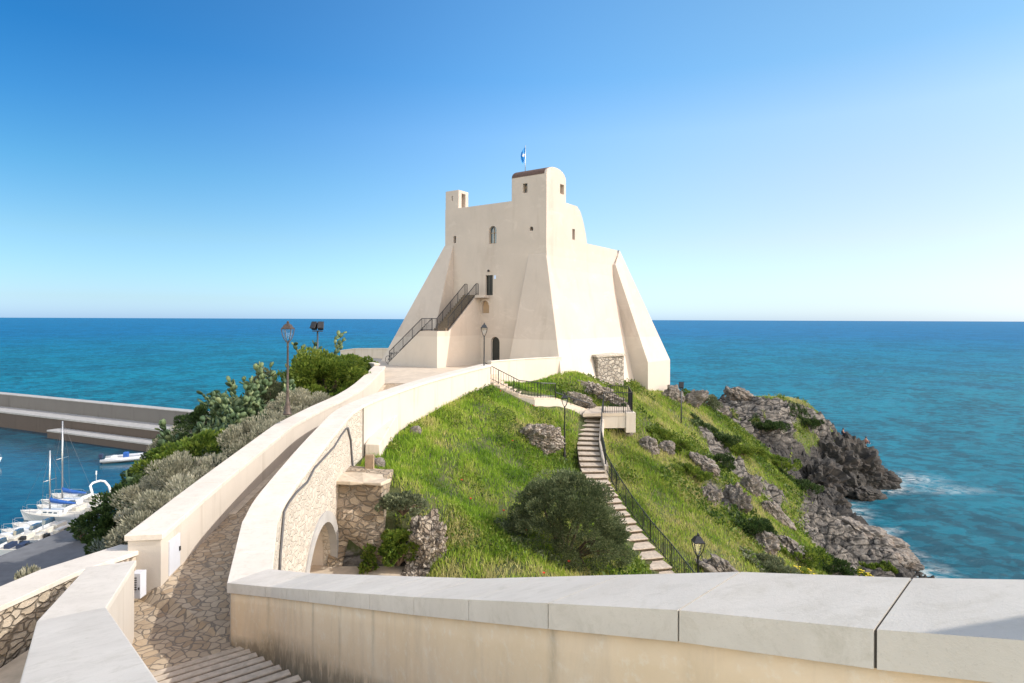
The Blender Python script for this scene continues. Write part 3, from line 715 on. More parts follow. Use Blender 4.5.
# right parapet of the ramp
root = empty('ramp_parapet', RI.P[6]-Vector((0,0,1.2)), 'long curving cream parapet on the right of the ramp, above the stone arch', 'parapet')
mb = MB(); slabs(mb, RI, 0, RI.L, 0, CW, .14, 1.3, .01); mb.build('coping', M['coping'], root, bevel=.01)
sA = .3; sStone = 14.9
mb = MB(); sweep(mb, RI, .05, RI.L-.05, .05, .30, -1.9, -.14); mb.build('inner_wall', M['white_wall'], root)
mb = MB(); sweep(mb, RI, sStone, RI.L-.03, .302, CW-.06, lambda x: -2.3, -.14); mb.build('outer_wall', M['white_wall'], root)
# stone wall under it, with the arch
def arch_y(s, sc=8.35, r=1.95, spring=-8.75):
    d = abs(s-sc)
    return None if d >= r else spring+math.sqrt(r*r-d*d)
mbw = MB(); ss = sorted(set([round(x,3) for x in np.arange(0.3, sStone+.01, .3)]+[round(8.35+1.95*math.cos(a),3) for a in np.linspace(0, math.pi, 33)]))
BOT = -9.6; o_out = CW-.05; o_in = .31
def wp(s, off, z): p = RI.at(s, off); return Vector((p.x, p.y, z))
for a, b in zip(ss, ss[1:]):
    ta, tb = RI.at(a).z-.14, RI.at(b).z-.14
    za = arch_y(a); zb = arch_y(b); mid = arch_y((a+b)/2)
    la = (za if za is not None else (-8.75 if mid is not None else BOT)); lb = (zb if zb is not None else (-8.75 if mid is not None else BOT))
    mbw.hexa([wp(a,o_in,la), wp(a,o_out,la), wp(b,o_out,lb), wp(b,o_in,lb)], [wp(a,o_in,ta), wp(a,o_out,ta), wp(b,o_out,tb), wp(b,o_in,tb)])
mbw.build('stone_wall', M['rubble'], root)
mbr = MB()
N_ = 28
for i in range(N_):
    a0, a1 = math.pi*i/N_, math.pi*(i+1)/N_
    q = []
    for off in (o_out-.2, o_out+.05):
        for (rr, an) in ((1.94,a0),(2.30,a0),(2.30,a1),(1.94,a1)): q.append(wp(8.35+rr*math.cos(an), off, -8.75+rr*math.sin(an)))
    mbr.hexa(q[:4], q[4:])
for sgn in (-1, 1):
    for zz in ((BOT, -8.75),):
        s0, s1 = 8.35+sgn*1.94, 8.35+sgn*2.30
        mbr.hexa([wp(s0,o_out-.2,zz[0]), wp(s1,o_out-.2,zz[0]), wp(s1,o_out+.05,zz[0]), wp(s0,o_out+.05,zz[0])], [wp(s0,o_out-.2,zz[1]), wp(s1,o_out-.2,zz[1]), wp(s1,o_out+.05,zz[1]), wp(s0,o_out+.05,zz[1])])
mbr.build('arch_surround', M['concrete'], root)
# vaulted passage behind the arch
mbv = MB(); prof = [(8.35+1.97*math.cos(a), -8.75+1.97*math.sin(a)) for a in np.linspace(0, math.pi, 25)]
prof = [(8.35+1.97, BOT)]+prof+[(8.35-1.97, BOT)]
for (s0, z0), (s1, z1) in zip(prof, prof[1:]):
    a, b, c, d = wp(s0,o_out-.19,z0), wp(s1,o_out-.19,z1), wp(s1,-2.6,z1), wp(s0,-2.6,z0); mbv.add([a,b,c,d], [(0,1,2,3)])
mbv.add([wp(s, -2.6, z) for s, z in prof], [tuple(range(len(prof)))])
mbv.build('vault', M['tower'], root, fix=False)
mb = MB(); 
mb.add([wp(5.2,-2.6,-8.93), wp(5.2,4.4,-8.93), wp(11.3,3.6,-8.93), wp(11.3,-2.6,-8.93)], [(0,1,2,3)]); o = mb.build('passage_floor', M['dirt']); tag(o, kind='structure')
mb = MB()
cab = [W(346,428,24.6), W(340,436,23.2), W(333,447,21.8), W(322,459,20.6), W(314,468,19.6), W(306,482,18.0), W(296,492,17.2), W(287,503,15.9), W(283,512,15.3), W(281,530,14.6), W(279,555,13.9), W(277.5,600,13.2)]
def snap(p):   # hug the outer face of the stone wall
    s_ = min(np.arange(0, RI.L, .1), key=lambda s: abs(RI.at(s, o_out).x/RI.at(s, o_out).y - p.x/p.y) + (0 if RI.at(s, o_out).y < 27 else 9))
    q_ = RI.at(s_, o_out+.035); return Vector((q_.x, q_.y, p.z*q_.y/p.y))
cb = mb; cb.tube([snap(p) for p in cab], .035, 6)
o = cb.build('cable', M['cable'], smooth=True); tag(o, 'dark cable sagging along the outside of the stone arch wall', 'cable')
mb = MB(); mb.tube([snap(W(347,428,24.6)), snap(W(350,440,24.6)), snap(W(351,455,24.6)), snap(W(352,470,24.6))+Vector((.02,0,0)), W(358,480,24.0)], .045, 6)
o = mb.build('drain_pipe', M['cable'], smooth=True); tag(o, 'dark pipe running down the wall end beside the old stone pier', 'pipe')

# left parapet of the ramp
root = empty('ramp_parapet', LI.P[6]-Vector((0,0,1.2)), 'long cream parapet on the left of the ramp carrying the brown lamp post', 'parapet')
mb = MB(); slabs(mb, LI, 0, LI.L, -CW, 0, .13, 1.3, .01); mb.build('coping', M['coping'], root, bevel=.01)
mb = MB(); sweep(mb, LI, .04, LI.L-.04, -CW+.06, -.05, -3.2, -.13)
mb.build('wall', M['white_wall'], root)
mb = MB(); sweep(mb, LI, 4.5, LI.L-1, -.05, .16, lambda x: -PH-.3, lambda x: -PH+.07); mb.build('kerb', M['dirt'], root)
c = LI.at(.75, -.045, -.75); d = (LI.at(1.2)-LI.at(.3)).normalized(); Mx = Matrix.Rotation(math.atan2(d.y, d.x), 3, 'Z')
mb = MB(); mb.box(c, (.62, .04, .8), Mx); mb.build('meter_door', M['cabinet'], root, bevel=.005)
mb = MB(); mb.box(LI.at(1.0, -.012, -.72), (.05, .03, .10), Mx); mb.build('latch', M['black'], root)

# ramp floor, nook, stairs
ys = np.linspace(0, 1, 60); vs = []; L2 = []
for k in range(60):
    a = RI.at(RI.L*(k/59), .1, -PH); t = k/59
    b = LI.at(LI.L*max(0, (k-3)/56) if k > 3 else 0, -.1, -PH)
    vs += [b, a]
mb = MB(); mb.add(vs, [(2*i, 2*i+1, 2*i+3, 2*i+2) for i in range(59)]); o = mb.build('ramp', M['paving']); tag(o, kind='structure')
zz = RI.P[0].z-PH
mb = MB(); mb.add([V3(-4.75,11.0,zz-.01), V3(-7.9,8.7,zz-.02), V3(-9.6,11.2,zz-.015), V3(-9.6,14.2,zz+.04), LI.at(0,-.1,-PH), RI.at(0,.1,-PH)], [(0,1,2,3,4,5)])
o = mb.build('ramp_foot', M['paving']); tag(o, kind='structure')
su = Vector((.59,-.807,0)); sr = Vector((.807,.59,0))                # up the stairs (towards the camera), and to the right
st = empty('stone_staircase', V3(-6.2,10.6,zz), 'broad stone steps with pale nosings between the two foreground parapets', 'staircase')
base = V3(-5.45,11.35,zz); mbn, mbt = MB(), MB()
for i in range(16):
    z = zz+.16*(i+.3); p = base+su*(.05+.5*i)
    l, r = p-sr*3.1, p+sr*.35
    def slab(mb_, a, b, z0, z1): mb_.hexa([l+su*a+V3(0,0,z0-l.z), r+su*a+V3(0,0,z0-l.z), r+su*b+V3(0,0,z0-l.z), l+su*b+V3(0,0,z0-l.z)][::-1], [l+su*a+V3(0,0,z1-l.z), r+su*a+V3(0,0,z1-l.z), r+su*b+V3(0,0,z1-l.z), l+su*b+V3(0,0,z1-l.z)][::-1])
    slab(mbn, 0, .15, z-.5, z); slab(mbt, .15, .53, z-.5, z-.02)
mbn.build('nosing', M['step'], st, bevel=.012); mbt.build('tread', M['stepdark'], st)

M['terrace_rubble'] = rubble('terrace_rubble', [(.36,.29,.21),(.46,.385,.295),(.53,.455,.365),(.40,.335,.25)], 4.6, (.22,.18,.135), .06)
# low coped wall on the harbour side of the near terrace
LW = Line([W(152,546,13.9), V3(-8.55,11.8,-5.0), V3(-8.75,10.3,-4.95), V3(-8.9,8.2,-4.9), V3(-9,6,-4.9)])
root = empty('terrace_wall', LW.P[1]-Vector((0,0,1)), 'low rubble wall under a flat pale coping beside the patch of bare earth', 'wall')
mb = MB(); sweep(mb, LW, 0, LW.L, 0, CW, -.10, 0); mb.build('coping', M['coping'], root, bevel=.01)
mb = MB(); sweep(mb, LW, .0, LW.L, .05, CW-.05, -2.5, -.10); mb.build('wall', M['terrace_rubble'], root)
mb = MB(); mb.add([V3(-8.8,5,-5.92), V3(-4,5,-5.92), V3(-6.6,9,-5.92), V3(-7.6,12,-5.92), V3(-8.5,13.3,-5.92)], [(0,1,2,3,4)]); o = mb.build('earth_terrace', M['dirt']); tag(o, kind='structure')
# pier and meter cabinet in the nook
root = empty('gate_pier', W(148,592,13.2), 'cream rendered pier between the meter cabinet and the ramp wall', 'pier')
p = W(148.0,592,13.6); mb = MB(); mb.box(p+V3(0,0,.48), (.20,.10,1.0)); mb.build('shaft', M['white_wall'], root, bevel=.008)
cb = empty('meter_cabinet', W(138,596,12.9), 'small pale grey louvred meter cabinet beside the cream pier', 'cabinet')
p = W(138.5,584,13.2); mb = MB(); mb.box(p, (.22,.22,.55)); mb.build('case', M['cabinet'], cb, bevel=.01)
mb = MB()
for k in range(6): mb.box(p+V3(-.03,-.115,.18-.05*k), (.12,.02,.02))
mb.build('louvre', M['black'], cb)
mb = MB(); mb.box(p+V3(.08,-.115,-.05), (.025,.02,.05)); mb.build('lock', M['black'], cb)

# ------------------------------------------------------------ plaza
mb = MB(); pz = -3.78
pl = [RI.at(RI.L,0), V3(-1.6,41.2,0), V3(0.5,43.6,0), V3(3.2,46.9,0), V3(3.0,62,0), V3(-6,62,0), V3(-16,59,0), V3(-16,54,0), V3(-13,47,0), V3(-10.2,43,0), LI.at(LI.L,-.5)]
def zpl(p): return float(np.interp(p.y, [39.3, 43, 50], [RI.P[-1].z-PH, -3.86, pz]))
P2 = [V3(p.x, p.y, zpl(p)+.01) for p in pl]; P2[0].z = RI.P[-1].z-PH-.01; P2[-1].z = LI.P[-1].z-PH+.0; P2[-2].z = LI.P[-1].z-PH+.12
P2 += [V3(-4.6,43.2,-3.86)]; n_ = len(P2)-1; mb.add(P2, [(i, (i+1)%n_, n_) for i in range(n_)]); bmz = mb.build('plaza', M['plaza']); tag(bmz, kind='structure')
bw_ = Line([V3(-17.2,60.5,-3.15), V3(-15.6,60.2,-2.95), V3(-13.7,58.6,-2.86), V3(-11.5,57.6,-2.8), V3(-7,60,-2.8)])
root = empty('boundary_wall', bw_.P[2]-Vector((0,0,.9)), 'low shaded cream wall at the back of the plaza behind the bicycle', 'wall')
mb = MB(); sweep(mb, bw_, 0, bw_.L, -.2, .2, -2.2, -.08); mb.build('wall', M['white_wall'], root)
mb = MB(); sweep(mb, bw_, 0, bw_.L, -.25, .25, -.08, 0); mb.build('coping', M['coping'], root, bevel=.01)
w2 = Line([W(344,361.5,48), W(369,362.5,44.5), W(374.5,363.5,42.5)])
root = empty('wall_end', w2.P[2]-Vector((0,0,.9)), 'short cream wall end behind the bright green bush', 'wall')
mb = MB(); sweep(mb, w2, 0, w2.L, -.35, 0, -1.6, -.1); mb.build('wall', M['white_wall'], root)
mb = MB(); sweep(mb, w2, 0, w2.L, -.4, .04, -.1, 0); mb.build('coping', M['coping'], root, bevel=.01)
w3 = Line([W(491,361,40.6), W(525,358.5,43.5), W(561.5,356.6,46.3)])
root = empty('boundary_wall', w3.P[1]-Vector((0,0,.9)), 'short sunlit cream wall from the hillside steps to the corner of the tower', 'wall')
mb = MB(); sweep(mb, w3, 0, w3.L, -.28, 0, lambda x: -3.4, -.07); mb.build('wall', M['white_wall'], root)
mb = MB(); sweep(mb, w3, 0, w3.L, -.32, .04, -.07, 0); mb.build('coping', M['coping'], root, bevel=.01)

hw = empty('shadow_block', V3(5.2,.8,-3), 'plain rendered block added just outside the picture to shade the end of the foreground coping', 'shadow caster')  # unseen block added to cast the shadow wedge on the coping
mb = MB(); mb.box(V3(5.6,.80,-1), (1.9,3.3,8)); mb.build('wall', M['ochre'], hw, bevel=.02)
# ------------------------------------------------------------ the tower
ta = Vector((-.82,.572,0)); tb = Vector((.572,.82,0)); C0 = Vector((2.72,48,0))
def T(t, u, z): return C0+ta*t+tb*u+Vector((0,0,z))
tw = empty('coastal_tower', T(5,5,-4), 'massive cream rendered watchtower with sloping buttresses on the headland', 'tower')
mb = MB()                                                            # upper mass: side profile extruded to the left
prof = [(0,6.0),(0,9.85),(5.1,9.85),(5.7,9.45),(6.3,8.5),(6.75,7.5),(6.9,6.82),(13.3,6.82),(13.3,6.0)]
mb.extrude([T(0,u,z) for u, z in prof], ta*10.7)
upper = mb.build('upper_wall', M['tower'], tw)
mb = MB()
lv = [(-8.5,-3.1),(2.5,-.50),(4.2,-.16),(5.2,-.04),(6.0,0)]; vs = []
for z, t in lv: vs += [T(t,0,z), T(t,13.32,z), T(10.69,13.32,z), T(10.69,0,z)]
mb.add(vs, [(0,1,2,3), tuple(range(16,20))[::-1]]+[(i*4+k, i*4+(k+1)%4, i*4+4+(k+1)%4, i*4+4+k) for i in range(4) for k in range(4)])
lower = mb.build('battered_wall', M['tower'], tw)
mb = MB()                                                            # corner buttress towards the camera
mb.hexa([T(-2.93,-1.6,-8), T(-2.93,.4,-8), T(3.5,.4,-8), T(3.5,-1.6,-8)][::-1], [T(0.0,-.02,5.3), T(0.0,.4,5.3), T(1.7,.4,5.3), T(1.7,-.02,5.3)][::-1])
mb.build('buttress', M['tower'], tw, bevel=.05)
mb = MB()                                                            # left corner buttress
mb.hexa([T(9.75,-3.5,-4.6), T(9.75,4,-4.6), T(15.8,4,-4.6), T(15.8,-3.5,-4.6)][::-1], [T(9.75,-.02,6.6), T(9.75,4,6.6), T(10.75,4,6.6), T(10.75,-.02,6.6)][::-1])
mb.build('buttress', M['tower'], tw)
mb = MB()                                                            # right buttress, seen edge-on
fl0, fr0 = W(648,362.5,55.4), W(670,359.8,57.6); bk = tb*.0
i0, i1 = W(612,264,60), W(619.3,250,61.5)
fb0, fb1 = V3(fl0.x,fl0.y,-9), V3(fr0.x,fr0.y,-9)
g0, g1 = T(1.2,12.1,-9), T(1.2,15.2,-9)
top0, top1 = W(615.4,264.5,57.8), W(619.5,250.2,59.4)
k0, k1 = T(1.2,12.0,0), T(1.2,14.6,0); k0.z, k1.z = top0.z, top1.z
mb.add([fb0, fb1, g1, g0, fl0, fr0, top1, top0, k1, k0], [(0,1,5,4), (4,5,6,7), (7,6,8,9), (0,4,7,9,3), (1,2,8,6,5), (2,3,9,8), (0,3,2,1)])
mb.build('buttress', M['tower'], tw)
mb = MB(); mb.hexa([T(9.16,-.0+.003,9.6), T(9.16,1.41,9.6), T(10.69,1.41,9.6), T(10.69,.003,9.6)][::-1], [T(9.16,.003,11.5), T(9.16,1.41,11.5), T(10.69,1.41,11.5), T(10.69,.003,11.5)][::-1])
lt = mb.build('lookout_turret', M['tower'], tw)
mb = MB()                                                            # roof room with a barrel vault
vault = [(3.14-(3.14/2)*(1+math.cos(a)), 11.72+.76*math.sin(a)) for a in np.linspace(math.pi, 0, 13)]
vault = [(u, z+.0) for u, z in vault]
mb.extrude([T(.003,3.13,9.6), T(.003,.003,9.6)]+[T(.003,max(.003,min(3.13,u)),z) for u, z in sorted(vault)], ta*3.42)
rt = mb.build('roof_room', M['tower'], tw)
mb = MB()
arc = [(1.57-1.60*math.cos(a), 11.69+.76*math.sin(a)) for a in np.linspace(0, math.pi, 15)]
mb.extrude([T(.22,1.57,11.55)]+[T(.22,u,z+.05) for u, z in arc], ta*3.16)
mb.build('vault_roof', M['tile'], tw)
# openings
def cutter(c, M3, size, arch=False):
    m = MB(); w, d, h = size
    if arch:
        pts = [Vector((-w/2,-d/2,-h/2)), Vector((w/2,-d/2,-h/2))]+[Vector((w/2*math.cos(a), -d/2, h/2-w/2+w/2*math.sin(a))) for a in np.linspace(0, math.pi, 9)]
        m.extrude([M3 @ p+c for p in pts], M3 @ Vector((0,d,0)))
    else: m.box(c, size, M3)
    return m.build('opening', M['tower'])
RF = Matrix((( -ta.x, tb.x, 0), (-ta.y, tb.y, 0), (0,0,1)))          # front wall frame: x right, y into the wall
RR = Matrix(((tb.x, ta.x, 0), (tb.y, ta.y, 0), (0,0,1)))             # right wall frame
def front(px, py):
    k = (px-512+.0)/F; t = (C0.x-k*C0.y)/(.82+k*.572); p = T(t, 0, 0); return T(t, 0, -(py-319.4-(px-512)*ROLL)*p.y/F)
def right(px, py, t0=0):
    k = (px-512)/F; u = (k*C0.y-C0.x)/(.572-k*.82); p = T(0, u, 0); return T(0, u, -(py-319.4-(px-512)*ROLL)*p.y/F)
def opening(host, c, M3, w, h, depth=.45, arch=False, pane=None, frame=None, name='window'):
    boolcut(host, [cutter(c, M3, (w, depth*2, h), arch)])
    if pane is None: return
    bars = frame is not None; mb = MB(); fr = MB(); y = depth-.06
    if arch:
        pts = [Vector((-w/2,y,-h/2)), Vector((w/2,y,-h/2))]+[Vector((w/2*math.cos(a), y, h/2-w/2+w/2*math.sin(a))) for a in np.linspace(0, math.pi, 9)]
        mb.extrude([M3 @ p+c for p in pts], M3 @ Vector((0,.05,0)))
    else: mb.box(c+M3 @ Vector((0,y+.03,0)), (w,.05,h), M3)
    o = mb.build(name, pane, tw)
    if bars:
        for (x, z, a, b) in ((-w/2+.03,0,.06,h-.1), (w/2-.03,0,.06,h-.1), (0,-h/2+.03,w,.06), (0,h*.12,w,.05), (0,-.05,.05,h-.1)): fr.box(c+M3 @ Vector((x,y-.02,z)), (a,.05,b), M3)
        fr.build('frame', frame, o)
opening(upper, front(492.4,234.8), RF, .82, 1.5, .30, True, M['pane'], M['wood'])
opening(upper, front(454.4,239.6), RF, .30, .62, .45, False, M['door_dark'])
opening(upper, front(531,228.6), RF, .34, .34, .45, True, M['door_dark'])
opening(upper, front(485.5,236)+Vector((0,0,-50)), RF, .1, .1) if False else None
opening(rt, front(524.4,188.2), RF, .44, .75, .38, False, M['pane'], M['wood'])
opening(rt, right(561.7,189.4), RR, .62, .78, .40, False, M['wood'])
opening(upper, right(573.3,234.4), RR, .46, .92, .45, False, M['wood'])
opening(lt, front(451.5,198.5), RF, .10, .42, .35, False, M['door_dark'])
opening(lt, T(9.16,.72,10.55), RR, .52, 1.35, .5, False, M['wood'], name='door')
dc = front(489,285.2)
opening(lower, dc, RF, .78, 1.72, .28, False, M['door_dark'], M['iron'], name='door')
dl = front(495.3,347.5); dl.z = -3.78+1.15
opening(lower, dl, RF, .92, 2.3, .30, True, M['door_dark'], name='door')
mb = MB(); mb.box(front(495,277.2)+RF @ Vector((0,-.02,0)), (.17,.03,.3), RF); mb.build('plaque', M['plaque'], tw)
mb = MB(); mb.lathe(front(489,270.5)+RF @ Vector((0,-.12,0)), [(.05,-.12),(.12,-.05),(.05,.06)], 8); mb.build('wall_lamp', M['iron'], tw)
# niche and landing beside the upper door
bz = dc.z-.86
A1t = (front(480.5,361)-C0).dot(ta); A1t = A1t-1.0; M['niche'] = plaster('niche_render', (.42,.30,.19))
opening(lower, T(A1t-(-.5),0,bz-.98), RF, .84, 1.1, .35, True, M['niche'], name='niche')
for o_ in (lt, rt):
    b_ = o_.modifiers.new('soft_edge', 'BEVEL'); b_.width = .045; b_.segments = 2; b_.limit_method = 'ANGLE'; b_.angle_limit = math.radians(50)
# flagpole
fp = T(3.05,1.5,12.2); mb = MB(); mb.tube([fp, fp+V3(0,0,2.6)], [.035,.022], 6); pole = mb.build('flagpole', M['alu'], tw, smooth=True)
mb = MB(); tz = fp.z+2.55
nn = 12; vs = []
for i in range(nn):                                                   # a limp flag: folds hanging beside the pole
    a = i/(nn-1)
    for j in range(7):
        b_ = j/6; x = -.03-(.30+.12*math.sin(a*3))*b_*(1-.30*a); vs.append(fp+V3(x, .10*math.sin(b_*9+a*2)*b_**.5, 2.5-a*1.05-.50*b_))
for th in (-.006, .006):
    mb.add([v+V3(0,th,0) for v in vs], [(i*7+j, i*7+j+1, (i+1)*7+j+1, (i+1)*7+j) for i in range(nn-1) for j in range(6)])
mb.build('flag', M['flag'], pole, fix=False)
mb = MB(); mb.box(fp+V3(-.16,-.12,1.72), (.16,.02,.24), Matrix.Rotation(.4,3,'Y')); mb.build('flag_emblem', M['flagwhite'], pole)

# outside staircase
sc = empty('outside_staircase', V3(-5.8,46.9,pz), 'cream walled outside staircase with black railings turning up to the tower door', 'staircase')
A1 = front(480.5,361); A1.z = 0; Bc = V3(-5.85,46.95,0); nb = (Bc-A1).normalized(); na = V3(nb.y,-nb.x,0)   # nb: out from the wall; na: to the left
if na.x > 0: na = -na
LEN = (Bc-A1).length; z0 = pz-.3; zm = -.95; zt = bz
Wd = 1.35
def Q(l, o, z): return V3(A1.x+nb.x*o+na.x*l, A1.y+nb.y*o+na.y*l, z)   # l along the wall to the left, o outwards
mb = MB()                                                            # upper flight wall + landings + lower flight wall, one body
sl0 = .55; sl1 = LEN-1.45                                            # offsets where the slope starts and ends
body = [(0,z0),(LEN,z0),(LEN,zm),(sl1,zm),(sl0,zt),(0,zt)]
mb.extrude([Q(0,o,z) for o, z in body], na*Wd)
Lf = 5.3
low = [(Wd,z0),(Wd,zm),(Wd+.4,zm),(Lf-.1,pz+.15),(Lf,z0)]
mb.extrude([Q(l,LEN-.003,z) for l, z in low], nb*-Wd)
mb.build('side_wall', M['tower'], sc)
mb = MB(); mb.cur = 0; nst = 16
for i in range(nst):                                                  # upper steps
    oa = sl1+.25-(sl1+.25-sl0)*i/nst; z = zm+(zt-zm)*(i+1)/nst
    mb.hexa([Q(.14,.3,z-.35), Q(.14,oa,z-.35), Q(Wd-.02,oa,z-.35), Q(Wd-.02,.3,z-.35)], [Q(.14,.3,z+.03), Q(.14,oa,z+.03), Q(Wd-.02,oa,z+.03), Q(Wd-.02,.3,z+.03)])
mb.build('step', M['stepdark'], sc)
mb = MB(); nst = 15
for i in range(nst):
    la = Lf+.05-(Lf-Wd-.3)*i/nst; z = pz+(zm-pz)*(i+1)/nst
    mb.hexa([Q(Wd+.01,LEN-Wd+.05,z-.4), Q(la,LEN-Wd+.05,z-.4), Q(la,LEN-.14,z-.4), Q(Wd+.01,LEN-.14,z-.4)], [Q(Wd+.01,LEN-Wd+.05,z+.03), Q(la,LEN-Wd+.05,z+.03), Q(la,LEN-.14,z+.03), Q(Wd+.01,LEN-.14,z+.03)])
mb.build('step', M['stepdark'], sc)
# bracket landing over the niche
mb = MB(); mb.hexa([Q(-1.0,-.3,zt-.22), Q(0,-.3,zt-.22), Q(0,.85,zt-.22), Q(-1.0,.85,zt-.22)], [Q(-1.0,-.3,zt), Q(0,-.3,zt), Q(0,.85,zt), Q(-1.0,.85,zt)]); mb.build('landing', M['tower'], sc)
mb = MB()
for i in range(10):
    a0, a1 = math.pi/2*i/10*2, math.pi/2*(i+1)/10*2
    f = lambda r, a, o: Q(-.5+r*math.cos(a), o, zt-.86+r*math.sin(a)*1.0)
    mb.hexa([f(.42,a0,-.05), f(.56,a0,-.05), f(.56,a1,-.05), f(.42,a1,-.05)], [f(.42,a0,.10), f(.56,a0,.10), f(.56,a1,.10), f(.42,a1,.10)])
mb.build('landing_arch', M['tower'], sc)
def railing(mb, P, h=.95, sp=.14, r=.022, post=1.3, mid=False):
    "P: foot line; rails, bars and posts above it"
    P = [Vector(p) for p in P]; up = Vector((0,0,1))
    mb.tube([p+up*h for p in P], r, 5); mb.tube([p+up*.12 for p in P], r*.7, 4)
    if mid: mb.tube([p+up*h*.55 for p in P], r*.6, 4)
    for a, b in zip(P, P[1:]):
        L = (b-a).length; n = max(1, round(L/sp))
        for i in range(n+1):
            p = a.lerp(b, i/n); big = i in (0, n) or (i % max(1, round(post/sp)) == 0)
            mb.tube([p, p+up*h], r if big else r*.42, 4, cap=False)
mb = MB(); railing(mb, [Q(.08,.25,zt), Q(.08,sl0,zt), Q(.08,sl1,zm+.02)], 1.0, .16, .03); mb.build('railing', M['iron'], sc)
mb = MB(); railing(mb, [Q(Wd-.08,.25,zt), Q(Wd-.08,sl0,zt), Q(Wd-.08,sl1,zm)], 1.0, .16, .03); mb.build('railing', M['iron'], sc)
mb = MB(); railing(mb, [Q(.08,LEN-.08,zm), Q(Wd+.3,LEN-.08,zm), Q(Lf-.1,LEN-.08,pz+.1)], 1.0, .16, .03); mb.build('railing', M['iron'], sc)
mb = MB(); railing(mb, [Q(Wd+.3,LEN-Wd+.05,zm), Q(Lf-.1,LEN-Wd+.05,pz+.1)], 1.0, .16, .03); mb.build('railing', M['iron'], sc)

# ruined ashlar block against the tower
rb = empty('ruined_wall', W(610,374,53.2), 'block of old grey ashlar stonework at the foot of the right buttress', 'ruin')
mb = MB(); p0 = W(598,374,50.2); p1 = W(624,378,51.8); d1 = (p1-p0); d1.z = 0; d1n = d1.normalized(); bk_ = V3(-d1n.y, d1n.x, 0)
ztop = -3.15
mb.hexa([V3(p0.x,p0.y,-7), V3(p1.x,p1.y,-7), V3(p1.x,p1.y,-7)+bk_*3.5, V3(p0.x,p0.y,-7)+bk_*3.5], [V3(p0.x,p0.y,ztop), V3(p1.x,p1.y,ztop+.05), V3(p1.x,p1.y,ztop+.05)+bk_*3.5, V3(p0.x,p0.y,ztop)+bk_*3.5])
mb.build('masonry', M['ashlar'], rb, bevel=.05)
mb = MB(); mb.hexa([V3(p0.x-.15,p0.y-.1,ztop), V3(p1.x+.1,p1.y-.15,ztop+.05), V3(p1.x+.1,p1.y,ztop+.05)+bk_*3.4, V3(p0.x-.15,p0.y,ztop)+bk_*3.4], [V3(p0.x-.15,p0.y-.1,ztop+.2), V3(p1.x+.1,p1.y-.15,ztop+.24), V3(p1.x+.1,p1.y,ztop+.24)+bk_*3.4, V3(p0.x-.15,p0.y,ztop+.2)+bk_*3.4])
mb.build('cornice', M['rubble'], rb, bevel=.03)
# ------------------------------------------------------------ lamp posts
def lantern_post(name, base, hgt, mat, label, s=1.0, group='old style lantern posts'):
    r = empty(name, base, label, 'lamp post', group); b = Vector(base)
    mb = MB(); hl = hgt-.78*s                                          # underside of the lantern
    mb.lathe(b, [(.17*s,0),(.17*s,.06),(.13*s,.10),(.12*s,.30),(.085*s,.42),(.10*s,.50),(.06*s,.56),(.052*s,.9),(.07*s,.95),(.05*s,1.0),(.036*s,hl-.25),(.055*s,hl-.22),(.035*s,hl-.16),(.05*s,hl-.02),(.06*s,hl)], 12)
    mb.build('post', mat, r, smooth=True)
    mb = MB(); top = hl+.50*s
    for k in range(4):
        an = math.pi/4+k*math.pi/2; c, d = math.cos(an), math.sin(an)
        mb.tube([b+V3(.05*s*c,.05*s*d,hl-.03), b+V3(.15*s*c,.15*s*d,hl+.10*s), b+V3(.23*s*c,.23*s*d,hl+.28*s), b+V3(.27*s*c,.27*s*d,top)], .014*s+.004, 5)
    mb.lathe(b+V3(0,0,top), [(.29*s,0),(.30*s,.03*s),(.24*s,.07*s),(.17*s,.17*s),(.08*s,.23*s),(.05*s,.24*s),(.06*s,.28*s),(.02*s,.34*s)], 4, a0=math.pi/4)
    mb.build('lantern_frame', mat, r)
    mb = MB(); mb.lathe(b+V3(0,0,hl+.12*s), [(.12*s,0),(.23*s,top-hl-.14*s)], 4, a0=math.pi/4); mb.build('lantern_glass', M['clear'], r)
    return r
b = W(287.5,415,24.45); b.z += .02
lantern_post('lamp_post', b, 92/600*24.5, M['rust'], 'rusty brown lantern post standing on the left ramp parapet')
b = W(484,388,38.6); b.z = gz(b.x, b.y)-.05 if abs(gz(b.x,b.y)-b.z) < .6 else b.z
lantern_post('lamp_post', b, b.z*-1-(323.5-319.3)/600*38.6, M['iron_grey'], 'tall grey lantern post in front of the tower at the top of the grass', 1.0)
b = W(564.5,463,35.6); b.z = gz(b.x, b.y)-.1
lantern_post('lamp_post', b, -b.z-(394-319.6)/600*35.6, M['iron'], 'dark lantern post beside the hillside steps above the big rounded bush', .92)
b = W(698,560,19.6); b.z = min(gz(b.x, b.y), -10.5)
lantern_post('lamp_post', b, -b.z-(534.5-320)/600*19.6, M['iron'], 'black lantern whose head just clears the foreground parapet by the lower steps', .86)
